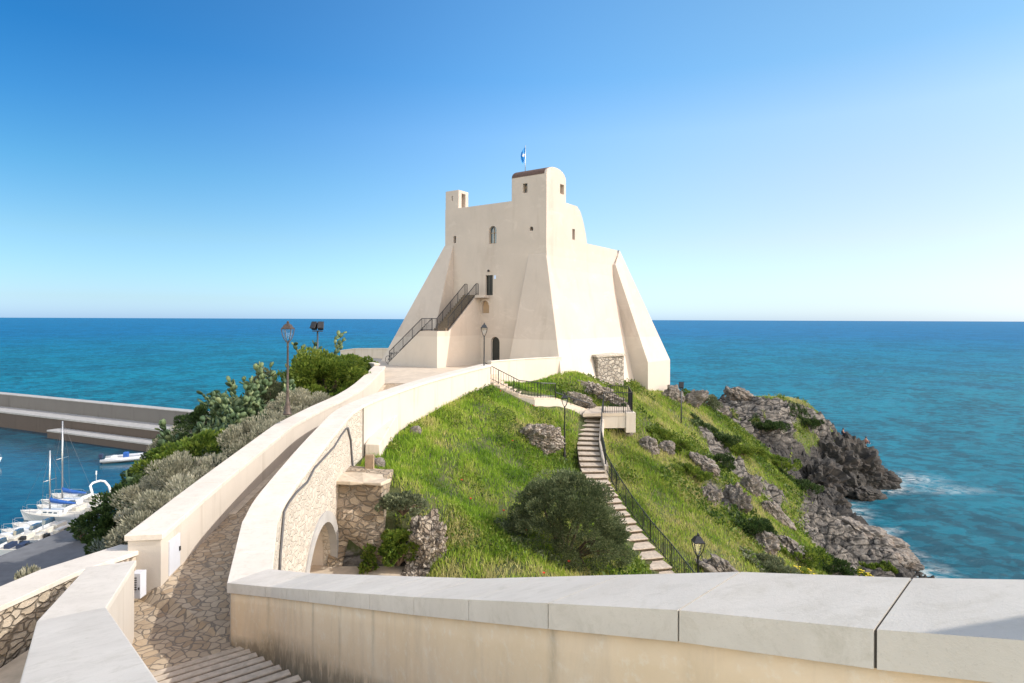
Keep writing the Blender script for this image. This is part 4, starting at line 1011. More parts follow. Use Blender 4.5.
def flood(base, h, heads, label, s=1.0):
    r = empty('floodlight', base, label, 'floodlight', 'floodlights on thin poles'); b = Vector(base)
    mb = MB(); mb.tube([b-V3(0,0,.3), b+V3(0,0,h)], .055, 8); mb.build('pole', M['iron_grey'], r, smooth=True)
    mb = MB(); mb.box(b+V3(0,0,h), (.25+.45*(heads-1),.07,.07)); mb.build('bracket', M['iron'], r)
    for k in range(heads):
        x = (k-(heads-1)/2)*.43; Mx = Matrix.Rotation(-.35+.5*k, 3, 'Z') @ Matrix.Rotation(-.5, 3, 'X')
        mb = MB(); c = b+V3(x,0,h+.34); mb.box(c, (.36,.30,.48), Mx); mb.box(c+Mx @ V3(0,-.16,0), (.42,.04,.54), Mx); hd = mb.build('lamp_head', M['iron'], r, bevel=.02)
        mb = MB(); mb.box(c+Mx @ V3(0,-.185,0), (.34,.01,.46), Mx); mb.build('lens', M['black'], hd)
b = W(317.5,358,41); flood(V3(b.x, b.y, gz(b.x, b.y)), -gz(b.x,b.y)-(331-318.6)/600*41, 2, 'twin black floodlights on a pale pole behind the prickly pears')
b = onground(681.2,424,38,62); flood(b, -b.z-(386-320)/600*b.y-.3, 1, 'single floodlight on a thin pole to the right of the tower')

# ------------------------------------------------------------ hillside steps and their railings
CL = [W(*p) for p in ((592.5,411,42), (589.5,430,39), (588,447,36.8), (590,462,35), (594,476,33.5), (601,489,32.2), (618,517,30), (640,549,27.6), (662,576,25.8), (676,597,24.4), (690,620,23))]
SLn = Line(CL); sw = 1.3
hs_ = empty('hillside_steps', CL[0], 'long flight of narrow stone steps winding down the grassy slope', 'steps')
mb = MB(); mr = MB(); n = int((CL[0].z-CL[-1].z)/.175); zt_ = CL[0].z
cums = np.array([SLn.at(s).z for s in np.linspace(0, SLn.L, 400)]); sx = np.linspace(0, SLn.L, 400)
last = 0
for i in range(n):
    zi = CL[0].z-.175*i; s0 = float(np.interp(-(zi), -cums, sx)); s1 = float(np.interp(-(zi-.175), -cums, sx))
    if s1 <= s0: continue
    j = rng.uniform(-.02,.02)
    a, b_, c_, d_ = SLn.at(s0-.03,-sw/2+j), SLn.at(s0-.03,sw/2+j), SLn.at(s1+.01,sw/2+j), SLn.at(s1+.01,-sw/2+j)
    q = [V3(p.x,p.y,0) for p in (a, b_, c_, d_)]
    mb.hexa([V3(p.x,p.y,zi-.075) for p in q], [V3(p.x,p.y,zi-.01*k) for k, p in enumerate(q)])
    q2 = [q[0], q[1], q[2].lerp(q[1], .12), q[3].lerp(q[0], .12)]; mr.hexa([V3(p.x,p.y,zi-.9) for p in q2], [V3(p.x,p.y,zi-.076) for p in q2])
mb.build('step', M['step'], hs_, bevel=.015); mr.build('riser', M['stepdark'], hs_)  # riser colour is dark to paint in the shade on their faces
mb = MB(); sweep(mb, SLn, 0, 8.2, -sw/2-.24, -sw/2-.02, -1.6, .35, .5); 
mb.build('side_wall', M['white_wall'], hs_)
# which side is right in the picture: the line runs towards the camera, so its right normal points left; the right edge is at -sw/2
rl = empty('handrail', SLn.at(0,-sw/2), 'black iron railing following the right side of the hillside steps', 'railing', 'iron railings on the slope')
mb = MB(); railing(mb, [SLn.at(s, -sw/2-.12, .32 if s < 8 else 0) for s in (0, 2.6, 5.2, 7.9)], .8, .16, .028); mb.build('upper_railing', M['iron_grey'], rl)
mb = MB(); railing(mb, [SLn.at(s, -sw/2-.10, 0) for s in (8.0, 10.2, 12.2, 14.2, 16.0, 18.2, SLn.L)], 1.0, .16, .028); mb.build('lower_railing', M['iron'], rl)
# walkway from the plaza to the top of the steps
wk = Line([W(487.5,374,40.6), W(493,381,40.0), W(505,388,39.6), W(520,394,39.4), W(532,396.5,39.3), W(551,397,40.2), W(566,402.5,41.0), W(585,409,42)])
wkr = empty('walkway_steps', wk.P[0], 'pale stone steps and landing leading from the plaza to the hillside flight', 'steps')
mb = MB()
ns = 7; L1 = wk.S[3]
for i in range(ns):
    a, b_ = L1*i/ns, L1*(i+1)/ns; z = wk.at(a).z-.02
    q = [wk.at(a,-.7), wk.at(a,.6), wk.at(b_+.02,.6), wk.at(b_+.02,-.7)]; mb.hexa([V3(p.x,p.y,z-1.2) for p in q][::-1], [V3(p.x,p.y,z) for p in q][::-1])
mb.build('step', M['step'], wkr, bevel=.015)
mb = MB(); sweep(mb, wk, L1, wk.L, -.7, .5, -.12, 0, .4); mb.build('landing', M['step'], wkr, bevel=.01)
mb = MB(); sweep(mb, wk, L1*.3, wk.L, .40, .62, -1.3, -.12, .4); mb.build('retaining_wall', M['white_wall'], wkr)
rl2 = empty('handrail', wk.P[0], 'thin black railing along the landing between plaza and hillside steps', 'railing', 'iron railings on the slope')
mb = MB(); railing(mb, [wk.at(s, .45, 0) for s in (0.2, wk.S[3], wk.S[4]+.5, wk.S[5])], .95, .2, .026); mb.build('landing_railing', M['iron'], rl2)
mb = MB(); mb.tube([wk.at(wk.S[5],.5,.35), wk.at(wk.S[6],.5,.4), wk.at(wk.L,.5,.45)], .035, 5)
for s in (wk.S[5], wk.S[6], wk.L-.05): mb.tube([wk.at(s,.5,-.1), wk.at(s,.5,.42)], .025, 5)
mb.build('low_handrail', M['iron'], rl2)
# little terrace at the head of the steps
tz_ = -6.2
tq = [W(582,412,0)]*0
def at_z(px, py, z): 
    D = z/W(px, py, 1).z; return W(px, py, D)
tc = [at_z(583,413.5,tz_), at_z(634,413,tz_), at_z(629,404.5,tz_), at_z(592,403,tz_)]
tr = empty('viewing_terrace', tc[0], 'small paved viewing terrace with a white corner block at the head of the steps', 'terrace')
mb = MB(); mb.hexa([p-V3(0,0,.2) for p in tc], tc); mb.build('floor', M['plaza'], tr)
mb = MB(); d = (tc[1]-tc[0]).normalized(); mb.hexa([tc[0].lerp(tc[1],.84)+V3(0,-.06,-1.3), tc[1]+V3(.1,-.06,-1.3), tc[1]+V3(.1,.9,-1.3), tc[0].lerp(tc[1],.84)+V3(0,.9,-1.3)], [tc[0].lerp(tc[1],.84)+V3(0,-.06,.03), tc[1]+V3(.1,-.06,.03), tc[1]+V3(.1,.9,.03), tc[0].lerp(tc[1],.84)+V3(0,.9,.03)])
mb.hexa([tc[0].lerp(tc[1],.36)+V3(0,.02,-1.0), tc[0].lerp(tc[1],.84)+V3(0,.02,-1.0), tc[0].lerp(tc[1],.84)+V3(0,.4,-1.0), tc[0].lerp(tc[1],.36)+V3(0,.4,-1.0)], [tc[0].lerp(tc[1],.36)+V3(0,.02,-.21), tc[0].lerp(tc[1],.84)+V3(0,.02,-.21), tc[0].lerp(tc[1],.84)+V3(0,.4,-.21), tc[0].lerp(tc[1],.36)+V3(0,.4,-.21)])
mb.build('corner_block', M['white_wall'], tr, bevel=.02)
mb = MB(); railing(mb, [tc[0].lerp(tc[1],.40)+V3(0,.08,0), tc[1]+V3(-.1,.1,0), tc[2]+V3(-.05,-.05,0), tc[2].lerp(tc[3],.6)+V3(0,-.05,0)], 1.35, .15, .028)
rl3 = empty('handrail', tc[1], 'black iron railing round the small viewing terrace', 'railing', 'iron railings on the slope'); mb.build('terrace_railing', M['iron'], rl3)

# ------------------------------------------------------------ bicycle by the tower
bp = W(393,361.5,50.5); bp.z = pz; bk = empty('bicycle', bp, 'dark bicycle leaning at the foot of the outside staircase', 'bicycle')
bd_ = V3(.8,-.45,0).normalized(); up = V3(0,0,1)
def ring(mb, c, r, rr, ax):
    n = 20; a = up; b2 = ax
    mb.tube([c+(a*math.sin(2*math.pi*k/n)+b2*math.cos(2*math.pi*k/n))*r for k in range(n+1)], rr, 4, cap=False)
for x in (-.52, .52):
    mb = MB(); c = bp+bd_*x+up*.34; ring(mb, c, .32, .024, bd_)
    for k in range(8): mb.tube([c, c+(up*math.sin(k*.785)+bd_*math.cos(k*.785))*.32], .005, 3)
    mb.build('wheel', M['black'], bk)
mb = MB(); P = {k: bp+bd_*x+up*z for k, (x, z) in {'r':(-.52,.34),'f':(.52,.34),'b':(-.08,.30),'s':(-.22,.82),'h':(.36,.86),'h2':(.40,.70)}.items()}
for a, b_ in (('r','b'),('b','s'),('s','r'),('b','h2'),('s','h'),('h','f')): mb.tube([P[a], P[b_]], .022, 5)
mb.build('frame', M['iron'], bk)
mb = MB(); sd_ = bd_.cross(up); mb.tube([P['h']+up*.12+sd_*-.27, P['h']+up*.14, P['h']+up*.12+sd_*.27], .02, 5); mb.tube([P['h'], P['h']+up*.14], .018, 5); mb.build('handlebar', M['iron'], bk)
mb = MB(); mb.box(P['s']+up*.08, (.26,.13,.07), Matrix.Rotation(math.atan2(bd_.y,bd_.x),3,'Z')); mb.build('saddle', M['black'], bk, bevel=.02)

# ------------------------------------------------------------ boats
def hull(mb, o, d, L, B, H, sheer=.25, bow=.55, ns=14):
    "o: stern centre at the waterline, d: direction to the bow"
    s_ = V3(-d.y, d.x, 0); vs = []
    for i in range(ns):
        t = i/(ns-1); w = B/2*(1-max(0, (t-.45)/.55)**2.2)*(0.86+.14*min(1, t*4)); w = max(w, .01)
        z = H*(1+sheer*t*t); x = L*t*(1)
        ch = .72-.35*t
        for a, zz, dx in ((-1, z, 0), (-ch, .0, -.06*L*t*t), (0, -.25, -.09*L*t*t), (ch, .0, -.06*L*t*t), (1, z, 0)):
            vs.append(o+d*(x+dx)+s_*(w*a)+V3(0,0,zz))
    fs = [(i*5+k, i*5+k+1, (i+1)*5+k+1, (i+1)*5+k) for i in range(ns-1) for k in range(4)]
    fs += [(0,1,2,3,4), tuple(range((ns-1)*5, ns*5))]
    mb.add(vs, fs)
def deckf(mb, o, d, L, B, H, sheer=.25, ns=14, inset=.97, dz=-.04):
    s_ = V3(-d.y, d.x, 0); L_, R_ = [], []
    for i in range(ns):
        t = i/(ns-1); w = max(.005, B/2*(1-max(0, (t-.45)/.55)**2.2)*(0.86+.14*min(1, t*4))*inset); z = H*(1+sheer*t*t)+dz
        L_.append(o+d*(L*t*.995)+s_*w+V3(0,0,z)); R_.append(o+d*(L*t*.995)-s_*w+V3(0,0,z))
    vs = L_+R_; mb.add(vs, [(i, i+1, ns+i+1, ns+i) for i in range(ns-1)])
def cabin(mb, o, d, x0, x1, w0, w1, z0, z1, taper=.75):
    s_ = V3(-d.y, d.x, 0); f = lambda x, w, z: o+d*x+s_*w+V3(0,0,z)
    mb.hexa([f(x0,-w0,z0), f(x1,-w1,z0), f(x1,w1,z0), f(x0,w0,z0)], [f(x0,-w0*taper,z1), f(x1-(x1-x0)*.25,-w1*taper,z1), f(x1-(x1-x0)*.25,w1*taper,z1), f(x0,w0*taper,z1)])
def wl(px, py): return at_z(px, py, SEA+.03)
def sailboat(px, py, ang, L, mast_h, label, mast_t=.55, cover='bluecloth'):
    o = wl(px, py); d = V3(math.cos(ang), math.sin(ang), 0); s_ = V3(-d.y, d.x, 0); B = L*.30; H = .75
    r = empty('sailing_boat', o, label, 'sailing boat', 'boats moored along the quay')
    mb = MB(); hull(mb, o, d, L, B, H); mb.build('hull', M['gelcoat'], r, smooth=False)
    mb = MB(); deckf(mb, o, d, L, B, H); mb.build('deck', M['offwhite'], r)
    mb = MB(); cabin(mb, o, d, L*.30, L*.75, B*.30, B*.16, H-.1, H+.42); cb_ = mb.build('cabin', M['gelcoat'], r, bevel=.04)
    for sg in (-1, 1):
        for x in (.36,.45,.54): mb = MB(); mb.box(o+d*(L*x)+s_*(sg*B*.255*(1-.3*(x-.3)/.45))+V3(0,0,H+.2), (.35,.06,.12), Matrix.Rotation(ang,3,'Z')); mb.build('window', M['pane'], cb_)
    mo = o+d*(L*mast_t)
    mb = MB(); mb.tube([mo+V3(0,0,H), mo+V3(0,0,mast_h)], [.085,.06], 8); mb.tube([mo-s_*.75+V3(0,0,mast_h*.58), mo+s_*.75+V3(0,0,mast_h*.58)], .03, 5); mb.build('mast', M['alu'], r, smooth=True)
    mb = MB(); mb.tube([mo+V3(0,0,H+.95), mo-d*(L*.42)+V3(0,0,H+1.0)], .06, 6); mb.build('boom', M['alu'], r)
    mb = MB(); mb.tube([mo+V3(0,0,H+1.5), mo-d*.25+V3(0,0,H+1.25), mo-d*(L*.2)+V3(0,0,H+1.12), mo-d*(L*.41)+V3(0,0,H+1.05)], [.07,.22,.19,.09], 7); mb.build('sail_cover', M[cover], r, smooth=True)
    mb = MB()
    for e in (o+d*(L*.98)+V3(0,0,H*1.2), o+V3(0,0,H)): mb.tube([mo+V3(0,0,mast_h-.1), e], .008, 3)
    for sg in (-1, 1): mb.tube([mo+V3(0,0,mast_h-.15), mo+s_*(sg*.75)+V3(0,0,mast_h*.58), mo+s_*(sg*B*.46)+V3(0,0,H)], .011, 3)
    mb.build('rigging', M['cable'], r)
    mb = MB()
    for sg in (-1, 1):
        pts = [o+d*(L*t)+s_*(sg*B*.47*(1-max(0,(t-.45)/.55)**2.2))+V3(0,0,H*(1+.25*t*t)) for t in (0,.25,.5,.75,.93)]
        mb.tube([p+V3(0,0,.5) for p in pts], .014, 4)
        for p in pts: mb.tube([p, p+V3(0,0,.5)], .014, 4)
    mb.build('guard_rail', M['alu'], r); return r
def motorboat(px, py, ang, L, label, arch=True, cover=None, name='motor_boat'):
    o = wl(px, py); d = V3(math.cos(ang), math.sin(ang), 0); s_ = V3(-d.y, d.x, 0); B = L*.34; H = .8
    r = empty(name, o, label, 'motor boat', 'boats moored along the quay')
    mb = MB(); hull(mb, o, d, L, B, H, .3); mb.build('hull', M['gelcoat'], r)
    mb = MB(); deckf(mb, o, d, L, B, H, .3); mb.build('deck', M['offwhite'], r)
    mb = MB(); cabin(mb, o, d, L*.42, L*.86, B*.36, B*.14, H-.1, H+.38); mb.build('foredeck_cabin', M['gelcoat'], r, bevel=.06)
    mb = MB(); cabin(mb, o, d, L*.42, L*.50, B*.30, B*.24, H+.3, H+.68, .8); mb.build('windscreen', M['pane'], r)
    for x in (.06,.28):
        mb = MB(); mb.box(o+d*(L*x)+V3(0,0,H+.12), (.5,B*.62,.42), Matrix.Rotation(ang,3,'Z')); mb.build('seat', M[cover or 'offwhite'], r, bevel=.05)
    if arch:
        mb = MB(); f = lambda a, x, z: o+d*(L*x)+s_*(a*B*.46)+V3(0,0,z)
        mb.tube([f(1,.16,H), f(.95,.20,H+1.0), f(.8,.25,H+1.55), f(.4,.27,H+1.72), f(-.4,.27,H+1.72), f(-.8,.25,H+1.55), f(-.95,.20,H+1.0), f(-1,.16,H)], .12, 8); mb.build('radar_arch', M['gelcoat'], r, smooth=True)
        mb = MB(); mb.tube([f(0,.27,H+1.7), f(0,.27,H+2.7)], .025, 5); mb.tube([f(0,.27,H+2.5), f(0,.27,H+2.9)], .07, 6); mb.build('aerial', M['gelcoat'], r)
    mb = MB()
    for sg in (-1, 1):
        pts = [o+d*(L*t)+s_*(sg*B*.47*(1-max(0,(t-.45)/.55)**2.2))+V3(0,0,H*(1+.3*t*t)) for t in (.45,.65,.82,.97)]
        mb.tube([pts[0]]+[p+V3(0,0,.42) for p in pts[1:]], .018, 4)
        for p in pts[1:]: mb.tube([p, p+V3(0,0,.42)], .016, 4)
    mb.build('guard_rail', M['alu'], r)
    mb = MB(); mb.box(o-d*.25+V3(0,0,H*.9), (.4,.35,.75), Matrix.Rotation(ang,3,'Z')); mb.box(o-d*.2+V3(0,0,.2), (.18,.14,.9), Matrix.Rotation(ang,3,'Z')); mb.build('outboard_motor', M['black'], r, bevel=.06)
    return r
PI = math.pi
sailboat(82,522,PI-.10,6.6,6.9,'white sailing boat with a bright blue sail cover and the shorter mast',.52)
sailboat(98,511,PI-.12,6.6,9.2,'white sailing boat with the taller mast and spreaders behind the blue-covered one',.62)
motorboat(113,506.5,PI-.14,7.4,'white cabin cruiser with a curved radar arch beside the bushes')
motorboat(78,535,PI-.02,6.2,'plain white motor boat without a mast, lying in front of the blue-covered sailing boat',False)
motorboat(44,546,PI+.05,4.8,'small open motor boat with cream seats lying nearer than the other moored boats',False)
motorboat(26,556,PI+.05,4.4,'low boat under a dark navy tarpaulin at the left end of the quay',False,'navy')
motorboat(96,517,PI-.08,6.4,'white motor boat squeezed between the two sailing boats and the quay',False)
motorboat(64,540.5,PI+.02,5.6,'white boat with cream deck third nearest the end of the quay',False)
motorboat(20,549,PI+.03,5.2,'white boat at the left end of the row lying bow out',False)
# inflatable boat by the breakwater
def rib(px, py, ang, L, label):
    o = wl(px, py); d = V3(math.cos(ang), math.sin(ang), 0); s_ = V3(-d.y, d.x, 0); B = L*.36
    r = empty('inflatable_boat', o, label, 'inflatable boat')
    mb = MB(); f = lambda x, a: o+d*(L*x)+s_*(a*B/2)+V3(0,0,.38+.25*x*x)
    mb.tube([f(0,1), f(.4,1), f(.7,.85), f(.9,.45), f(1,0), f(.9,-.45), f(.7,-.85), f(.4,-1), f(0,-1)], [.2,.28,.28,.26,.24,.26,.28,.28,.2], 10); mb.build('tube', M['rubber_grey'], r, smooth=True)
    mb = MB(); hull(mb, o+d*.1, d, L*.93, B*.85, .35); mb.build('hull', M['gelcoat'], r)
    mb = MB(); mb.box(o+d*(L*.42)+V3(0,0,.8), (.6,.7,.8), Matrix.Rotation(ang,3,'Z')); mb.build('console', M['bluecloth'], r, bevel=.08)
    mb = MB(); mb.box(o+d*(L*.2)+V3(0,0,.6), (.6,1.1,.4), Matrix.Rotation(ang,3,'Z')); mb.build('seat', M['gelcoat'], r, bevel=.08)
    mb = MB(); mb.box(o-d*.25+V3(0,0,.85), (.5,.42,.6), Matrix.Rotation(ang,3,'Z')); mb.box(o-d*.2+V3(0,0,.2), (.2,.16,.9), Matrix.Rotation(ang,3,'Z')); mb.build('outboard_motor', M['navy'], r, bevel=.08)
rib(103,462,.32,6.6,'pale grey inflatable boat with dark outboard motor tied up by the breakwater')
motorboat(-62,468,.25,7.2,'white boat bow just showing at the left edge of the harbour',False)

# ------------------------------------------------------------ old stone pier and pit by the arch
def rockmesh(name, c, size, mat, seed, label=None, cat='rock', rotz=0, amp=.22, freq=1.3, sub=4, group=None, tilt=0, blocks=1.0):
    bm = bmesh.new(); bmesh.ops.create_icosphere(bm, subdivisions=sub, radius=1.0); me = bpy.data.meshes.new(name); 
    V = np.array([v.co[:] for v in bm.verts]); S = np.array(size)
    V = np.sign(V)*np.abs(V)**.9
    Pn = V*S*freq+seed*7.7
    d1, d2, cv = worley(Pn*.9, seed); e1, e2, ev = worley(Pn*2.3, seed+3)
    k = 1+amp*(fbm(Pn*.7, 4, seed)*.9+(cv-.5)*1.1*blocks-np.exp(-(d2-d1)*10)*.5*blocks+(ev-.5)*.35-np.exp(-(e2-e1)*9)*.22+.5*fbm(Pn*1.5, 3, seed+9, True))
    V = V*k[:,None]*S
    Rm = np.array((Matrix.Rotation(rotz,3,'Z') @ Matrix.Rotation(tilt,3,'Y'))[:]); V = V @ Rm.T
    for v, q in zip(bm.verts, V): v.co = q
    bm.to_mesh(me); bm.free(); me.materials.append(mat); o = bpy.data.objects.new(name, me); COL.objects.link(o); o.location = c
    if label: tag(o, label, cat, group)
    return o
pa, pb = W(341,470,22.6), W(388,478,22.4)
op = empty('old_stone_pier', V3(-5.4,22.2,-9), 'shadowed old rubble masonry pier with a cracked slab top, right of the arch', 'ruin')
mb = MB(); za, zb = -5.95, -6.05
x0, x1 = RI.at(11.9,o_out+.01).x-.15, pb.x-.15
NX, NZ, V = 18, 14, []
def pier_pt(u, z, back): 
    x = x0+(x1-x0)*u; t = (z+9.6)/3.6
    return V3(x+.25*(1-t)*u, (22.0 if not back else 24.2)-.0*u+.12*math.sin(z*3+u*5)-(.35*(1-t) if not back else 0), z)
g = [[pier_pt(i/NX, -9.7+(za+.0-.1*i/NX+9.7)*k/NZ, 0) for i in range(NX+1)] for k in range(NZ+1)]
h_ = [[pier_pt(i/NX, -9.7+(za+.0-.1*i/NX+9.7)*k/NZ, 1) for i in range(NX+1)] for k in range(NZ+1)]
vs = [p for r in g for p in r]+[p for r in h_ for p in r]; o2 = (NX+1)*(NZ+1); fs = []
for k in range(NZ):
    for i in range(NX):
        a = k*(NX+1)+i; fs += [(a,a+1,a+NX+2,a+NX+1), (o2+a+NX+1,o2+a+NX+2,o2+a+1,o2+a)]
    a = k*(NX+1)+NX; fs.append((a, o2+a, o2+a+NX+1, a+NX+1)); a = k*(NX+1); fs.append((o2+a, a, a+NX+1, o2+a+NX+1))
for i in range(NX): a = NZ*(NX+1)+i; fs.append((a, a+1, o2+a+1, o2+a))
mb.add(vs, fs); mb.build('masonry', M['rubble_dark'], op)
mb = MB(); poly = [(x0+.05,21.75),(x0+.8,21.6),(x1-.6,21.7),(x1+.55,21.5),(x1+1.1,22.0),(x1+.4,22.3),(x1+.1,22.7),(x1-.9,22.8),(x0,23.2)]
poly = [(x if x < x1-.3 else x1-.3+(x-x1+.3)*.45, y) for x, y in poly]; mb.prism(poly, za-.05, [za+.07+.04*math.sin(i*2.1) for i in range(len(poly))]); mb.build('slab', M['dirt'], op, bevel=.03)
mb = MB()
R1 = [('rock', (352,462,24.4), (.35,.3,.30), 'small pale boulder lying against the foot of the white wall', 1),]
for nm, (px,py,D), sz, lb, sd_ in [
   ('boulder', (378,458,25.0), (.34,.3,.32), 'small pale boulder in the grass just right of the wall foot', 2),
   ('boulder', (416,424,29.8), (.32,.28,.30), 'little brown stone in the grass against the white wall higher up', 3)]:
    p = W(px,py,D); rockmesh(nm, V3(p.x,p.y,gz(p.x,p.y)+.12), sz, M['rock'], sd_, lb, 'rock', amp=.3)
mb = MB(); p = W(365,468,25.2); b0 = RI.at(14.95,o_out); 
mb.hexa([V3(b0.x+.05,b0.y-.1,-7), V3(b0.x+.75,b0.y-.0,-7), V3(b0.x+.9,b0.y+4.2,-7), V3(b0.x+.2,b0.y+4.2,-7)], [V3(b0.x+.05,b0.y-.1,-5.45), V3(b0.x+.65,b0.y,-5.5), V3(b0.x+.8,b0.y+4.2,-4.55), V3(b0.x+.2,b0.y+4.2,-4.5)])
o = mb.build('wall_plinth', M['white_wall'], bevel=.03); tag(o, 'cream sloping plinth block against the outside of the ramp wall', 'plinth')
p = W(369,474,24.0); mb = MB(); mb.box(V3(p.x,p.y+.1,gz(p.x,p.y)+.35), (.34,.2,.95)); o = mb.build('wooden_board', M['wood'], bevel=.01); tag(o, 'short tan board standing upright at the foot of the plinth', 'board')

# rubble and outcrops in the grass
M['crumbled'] = rubble('crumbling_rubble', [(.22,.18,.14),(.30,.26,.21),(.38,.34,.285),(.26,.22,.175)], 6.5, (.14,.115,.09), .08, (1,1,1))
OS = .70
outc = [
 ('ruined_masonry', (533,437,34.6), (1.55,.9,.85), 'low mound of broken grey masonry in the middle of the grass', 11, 0, .35),
 ('rock_outcrop', (428,534,21.6), (.75,.6,1.45), 'upright crumbling pale rock standing beside the ivy near the arch', 12, .1, .40),
 ('rock_outcrop', (416,566,21.0), (.75,.5,.5), 'low crumbling rock at the bottom of the ivy near the arch', 13, 0, .40),
 ('rock_outcrop', (600,396,44.5), (1.9,.9,.55), 'row of broken pale stones on the bank above the viewing terrace', 14, .35, .40),
 ('rock_outcrop', (576,400,43.0), (1.3,.7,.5), 'heap of broken stones behind the landing of the walkway', 15, .2, .40),
 ('rock_outcrop', (624,432,41), (.8,.6,.55), 'small brown rock below the white corner block', 16, 0, .3),
 ('rock_outcrop', (648,450,40), (1.0,.9,1.1), 'rounded grey rock with flat face on the slope right of the steps', 17, 0, .28),
 ('rock_outcrop', (667,452,41), (.8,.7,.9), 'smaller rounded rock just right of the flat-faced one', 18, 0, .28),
 ('rock_outcrop', (703,468,41.5), (1.5,1.0,.9), 'jagged brown rock in the upper slope above the lantern', 19, .6, .33),
 ('rock_outcrop', (709,500,37), (1.0,.9,1.3), 'steep shaded rock in the centre of the slope', 20, .2, .33),
 ('rock_outcrop', (735,508,38.5), (1.2,1.0,1.7), 'tall pale rock fin standing highest on the slope', 21, .3, .35),
 ('rock_outcrop', (748,487,43), (1.0,.7,1.5), 'leaning rock behind the tall pale fin', 22, .6, .33),
 ('rock_outcrop', (775,505,41.5), (2.3,.6,.9), 'long thin rock rib running down towards the cove', 23, .75, .3),
 ('rock_outcrop', (762,538,35.5), (1.3,.9,1.1), 'dark brown rock half sunk in bushes low on the slope', 24, .4, .33),
 ('rock_outcrop', (728,568,28.3), (2.2,.8,.75), 'long grey rock slab behind the black lantern', 25, .7, .30),
 ('rock_outcrop', (790,545,37.5), (1.7,1.2,.9), 'pale folded rock above the yellow flowers', 26, .6, .33),
 ('rock_outcrop', (672,398,56), (1.6,1.0,1.5), 'pale rock beneath the outer foot of the tower', 27, .8, .3),
 ('rock_outcrop', (690,418,57), (1.2,1.0,2.3), 'steep pale rock face to the right of the tower foot', 28, .9, .3),
 ('rock_outcrop', (716,420,66), (1.6,1.2,2.0), 'orange grey boulder on the skyline of the ridge', 29, .5, .3),
 ('rock_outcrop', (738,408,72), (2.2,1.6,1.6), 'pale boulder where the ridge turns to the sea', 30, .4, .3),
]
for nm, (px,py,D), sz, lb, sd_, tl, am in outc:
    p = W(px,py,D); g_ = gz(p.x,p.y); sz = tuple(v*(OS if px > 600 else 1) for v in sz); z = g_+sz[2]*.0
    rockmesh(nm, V3(p.x,p.y,z), sz, M['crumbled'] if sd_ in (11,12,13,14,15) else M['rock'], sd_, lb, 'rock', rotz=rng.uniform(-.5,.3), amp=am*1.0, tilt=tl, freq=2.6 if D < 50 else 1.8, sub=5, group='rock outcrops on the slope')
# black rocks of the point, each a rock of its own
sea_r = [
 ((862,497,68), (2.5,1.5,.95), 'small black islet rock awash in the cove', -19.7, 31),
 ((850,462,72.5), (3.2,2.8,3.6), 'big black crag at the sea end of the headland', -18.6, 32),
 ((873,476,73.5), (2.4,2.0,1.9), 'outermost black rock where the waves break', -19.5, 33),
 ((826,458,70.5), (3.0,2.8,3.4), 'black bluff left of the end crag', -17.4, 34),
 ((815,487,64.5), (2.6,2.4,3.0), 'black overhanging rock on the inner side of the cove', -18.2, 36),
 ((822,512,61), (2.2,1.8,2.0), 'black rock at the waterline below the cove wall', -19.2, 38),
 ((868,545,51.5), (2.8,1.8,1.1), 'grey ribbed slab sloping into the water at the lower right', -18.9, 39),
 ((898,560,48.8), (1.9,1.3,.8), 'last grey rock before the foreground parapet hides the shore', -19.4, 40),
 ((845,535,53.5), (2.4,1.4,.9), 'low grey rock shelf beside the cove', -18.5, 41),
 ((760,412,72.5), (2.2,1.4,1.0), 'wide light crest rock next to the ridge bushes', -11.6, 44),
]
for (px,py,D), sz, lb, z, sd_ in sea_r:
    p = W(px,py,D); rockmesh('sea_rock' if z < -14.5 else 'crest_rock', V3(p.x,p.y,z), sz, M['rock_dark'] if z < -15 and sd_ not in (39,40,41) else M['rock'], sd_, lb, 'rock', rotz=rng.uniform(-.4,.4), amp=.34, freq=.95, sub=5, group='rocks of the headland', tilt=.25)

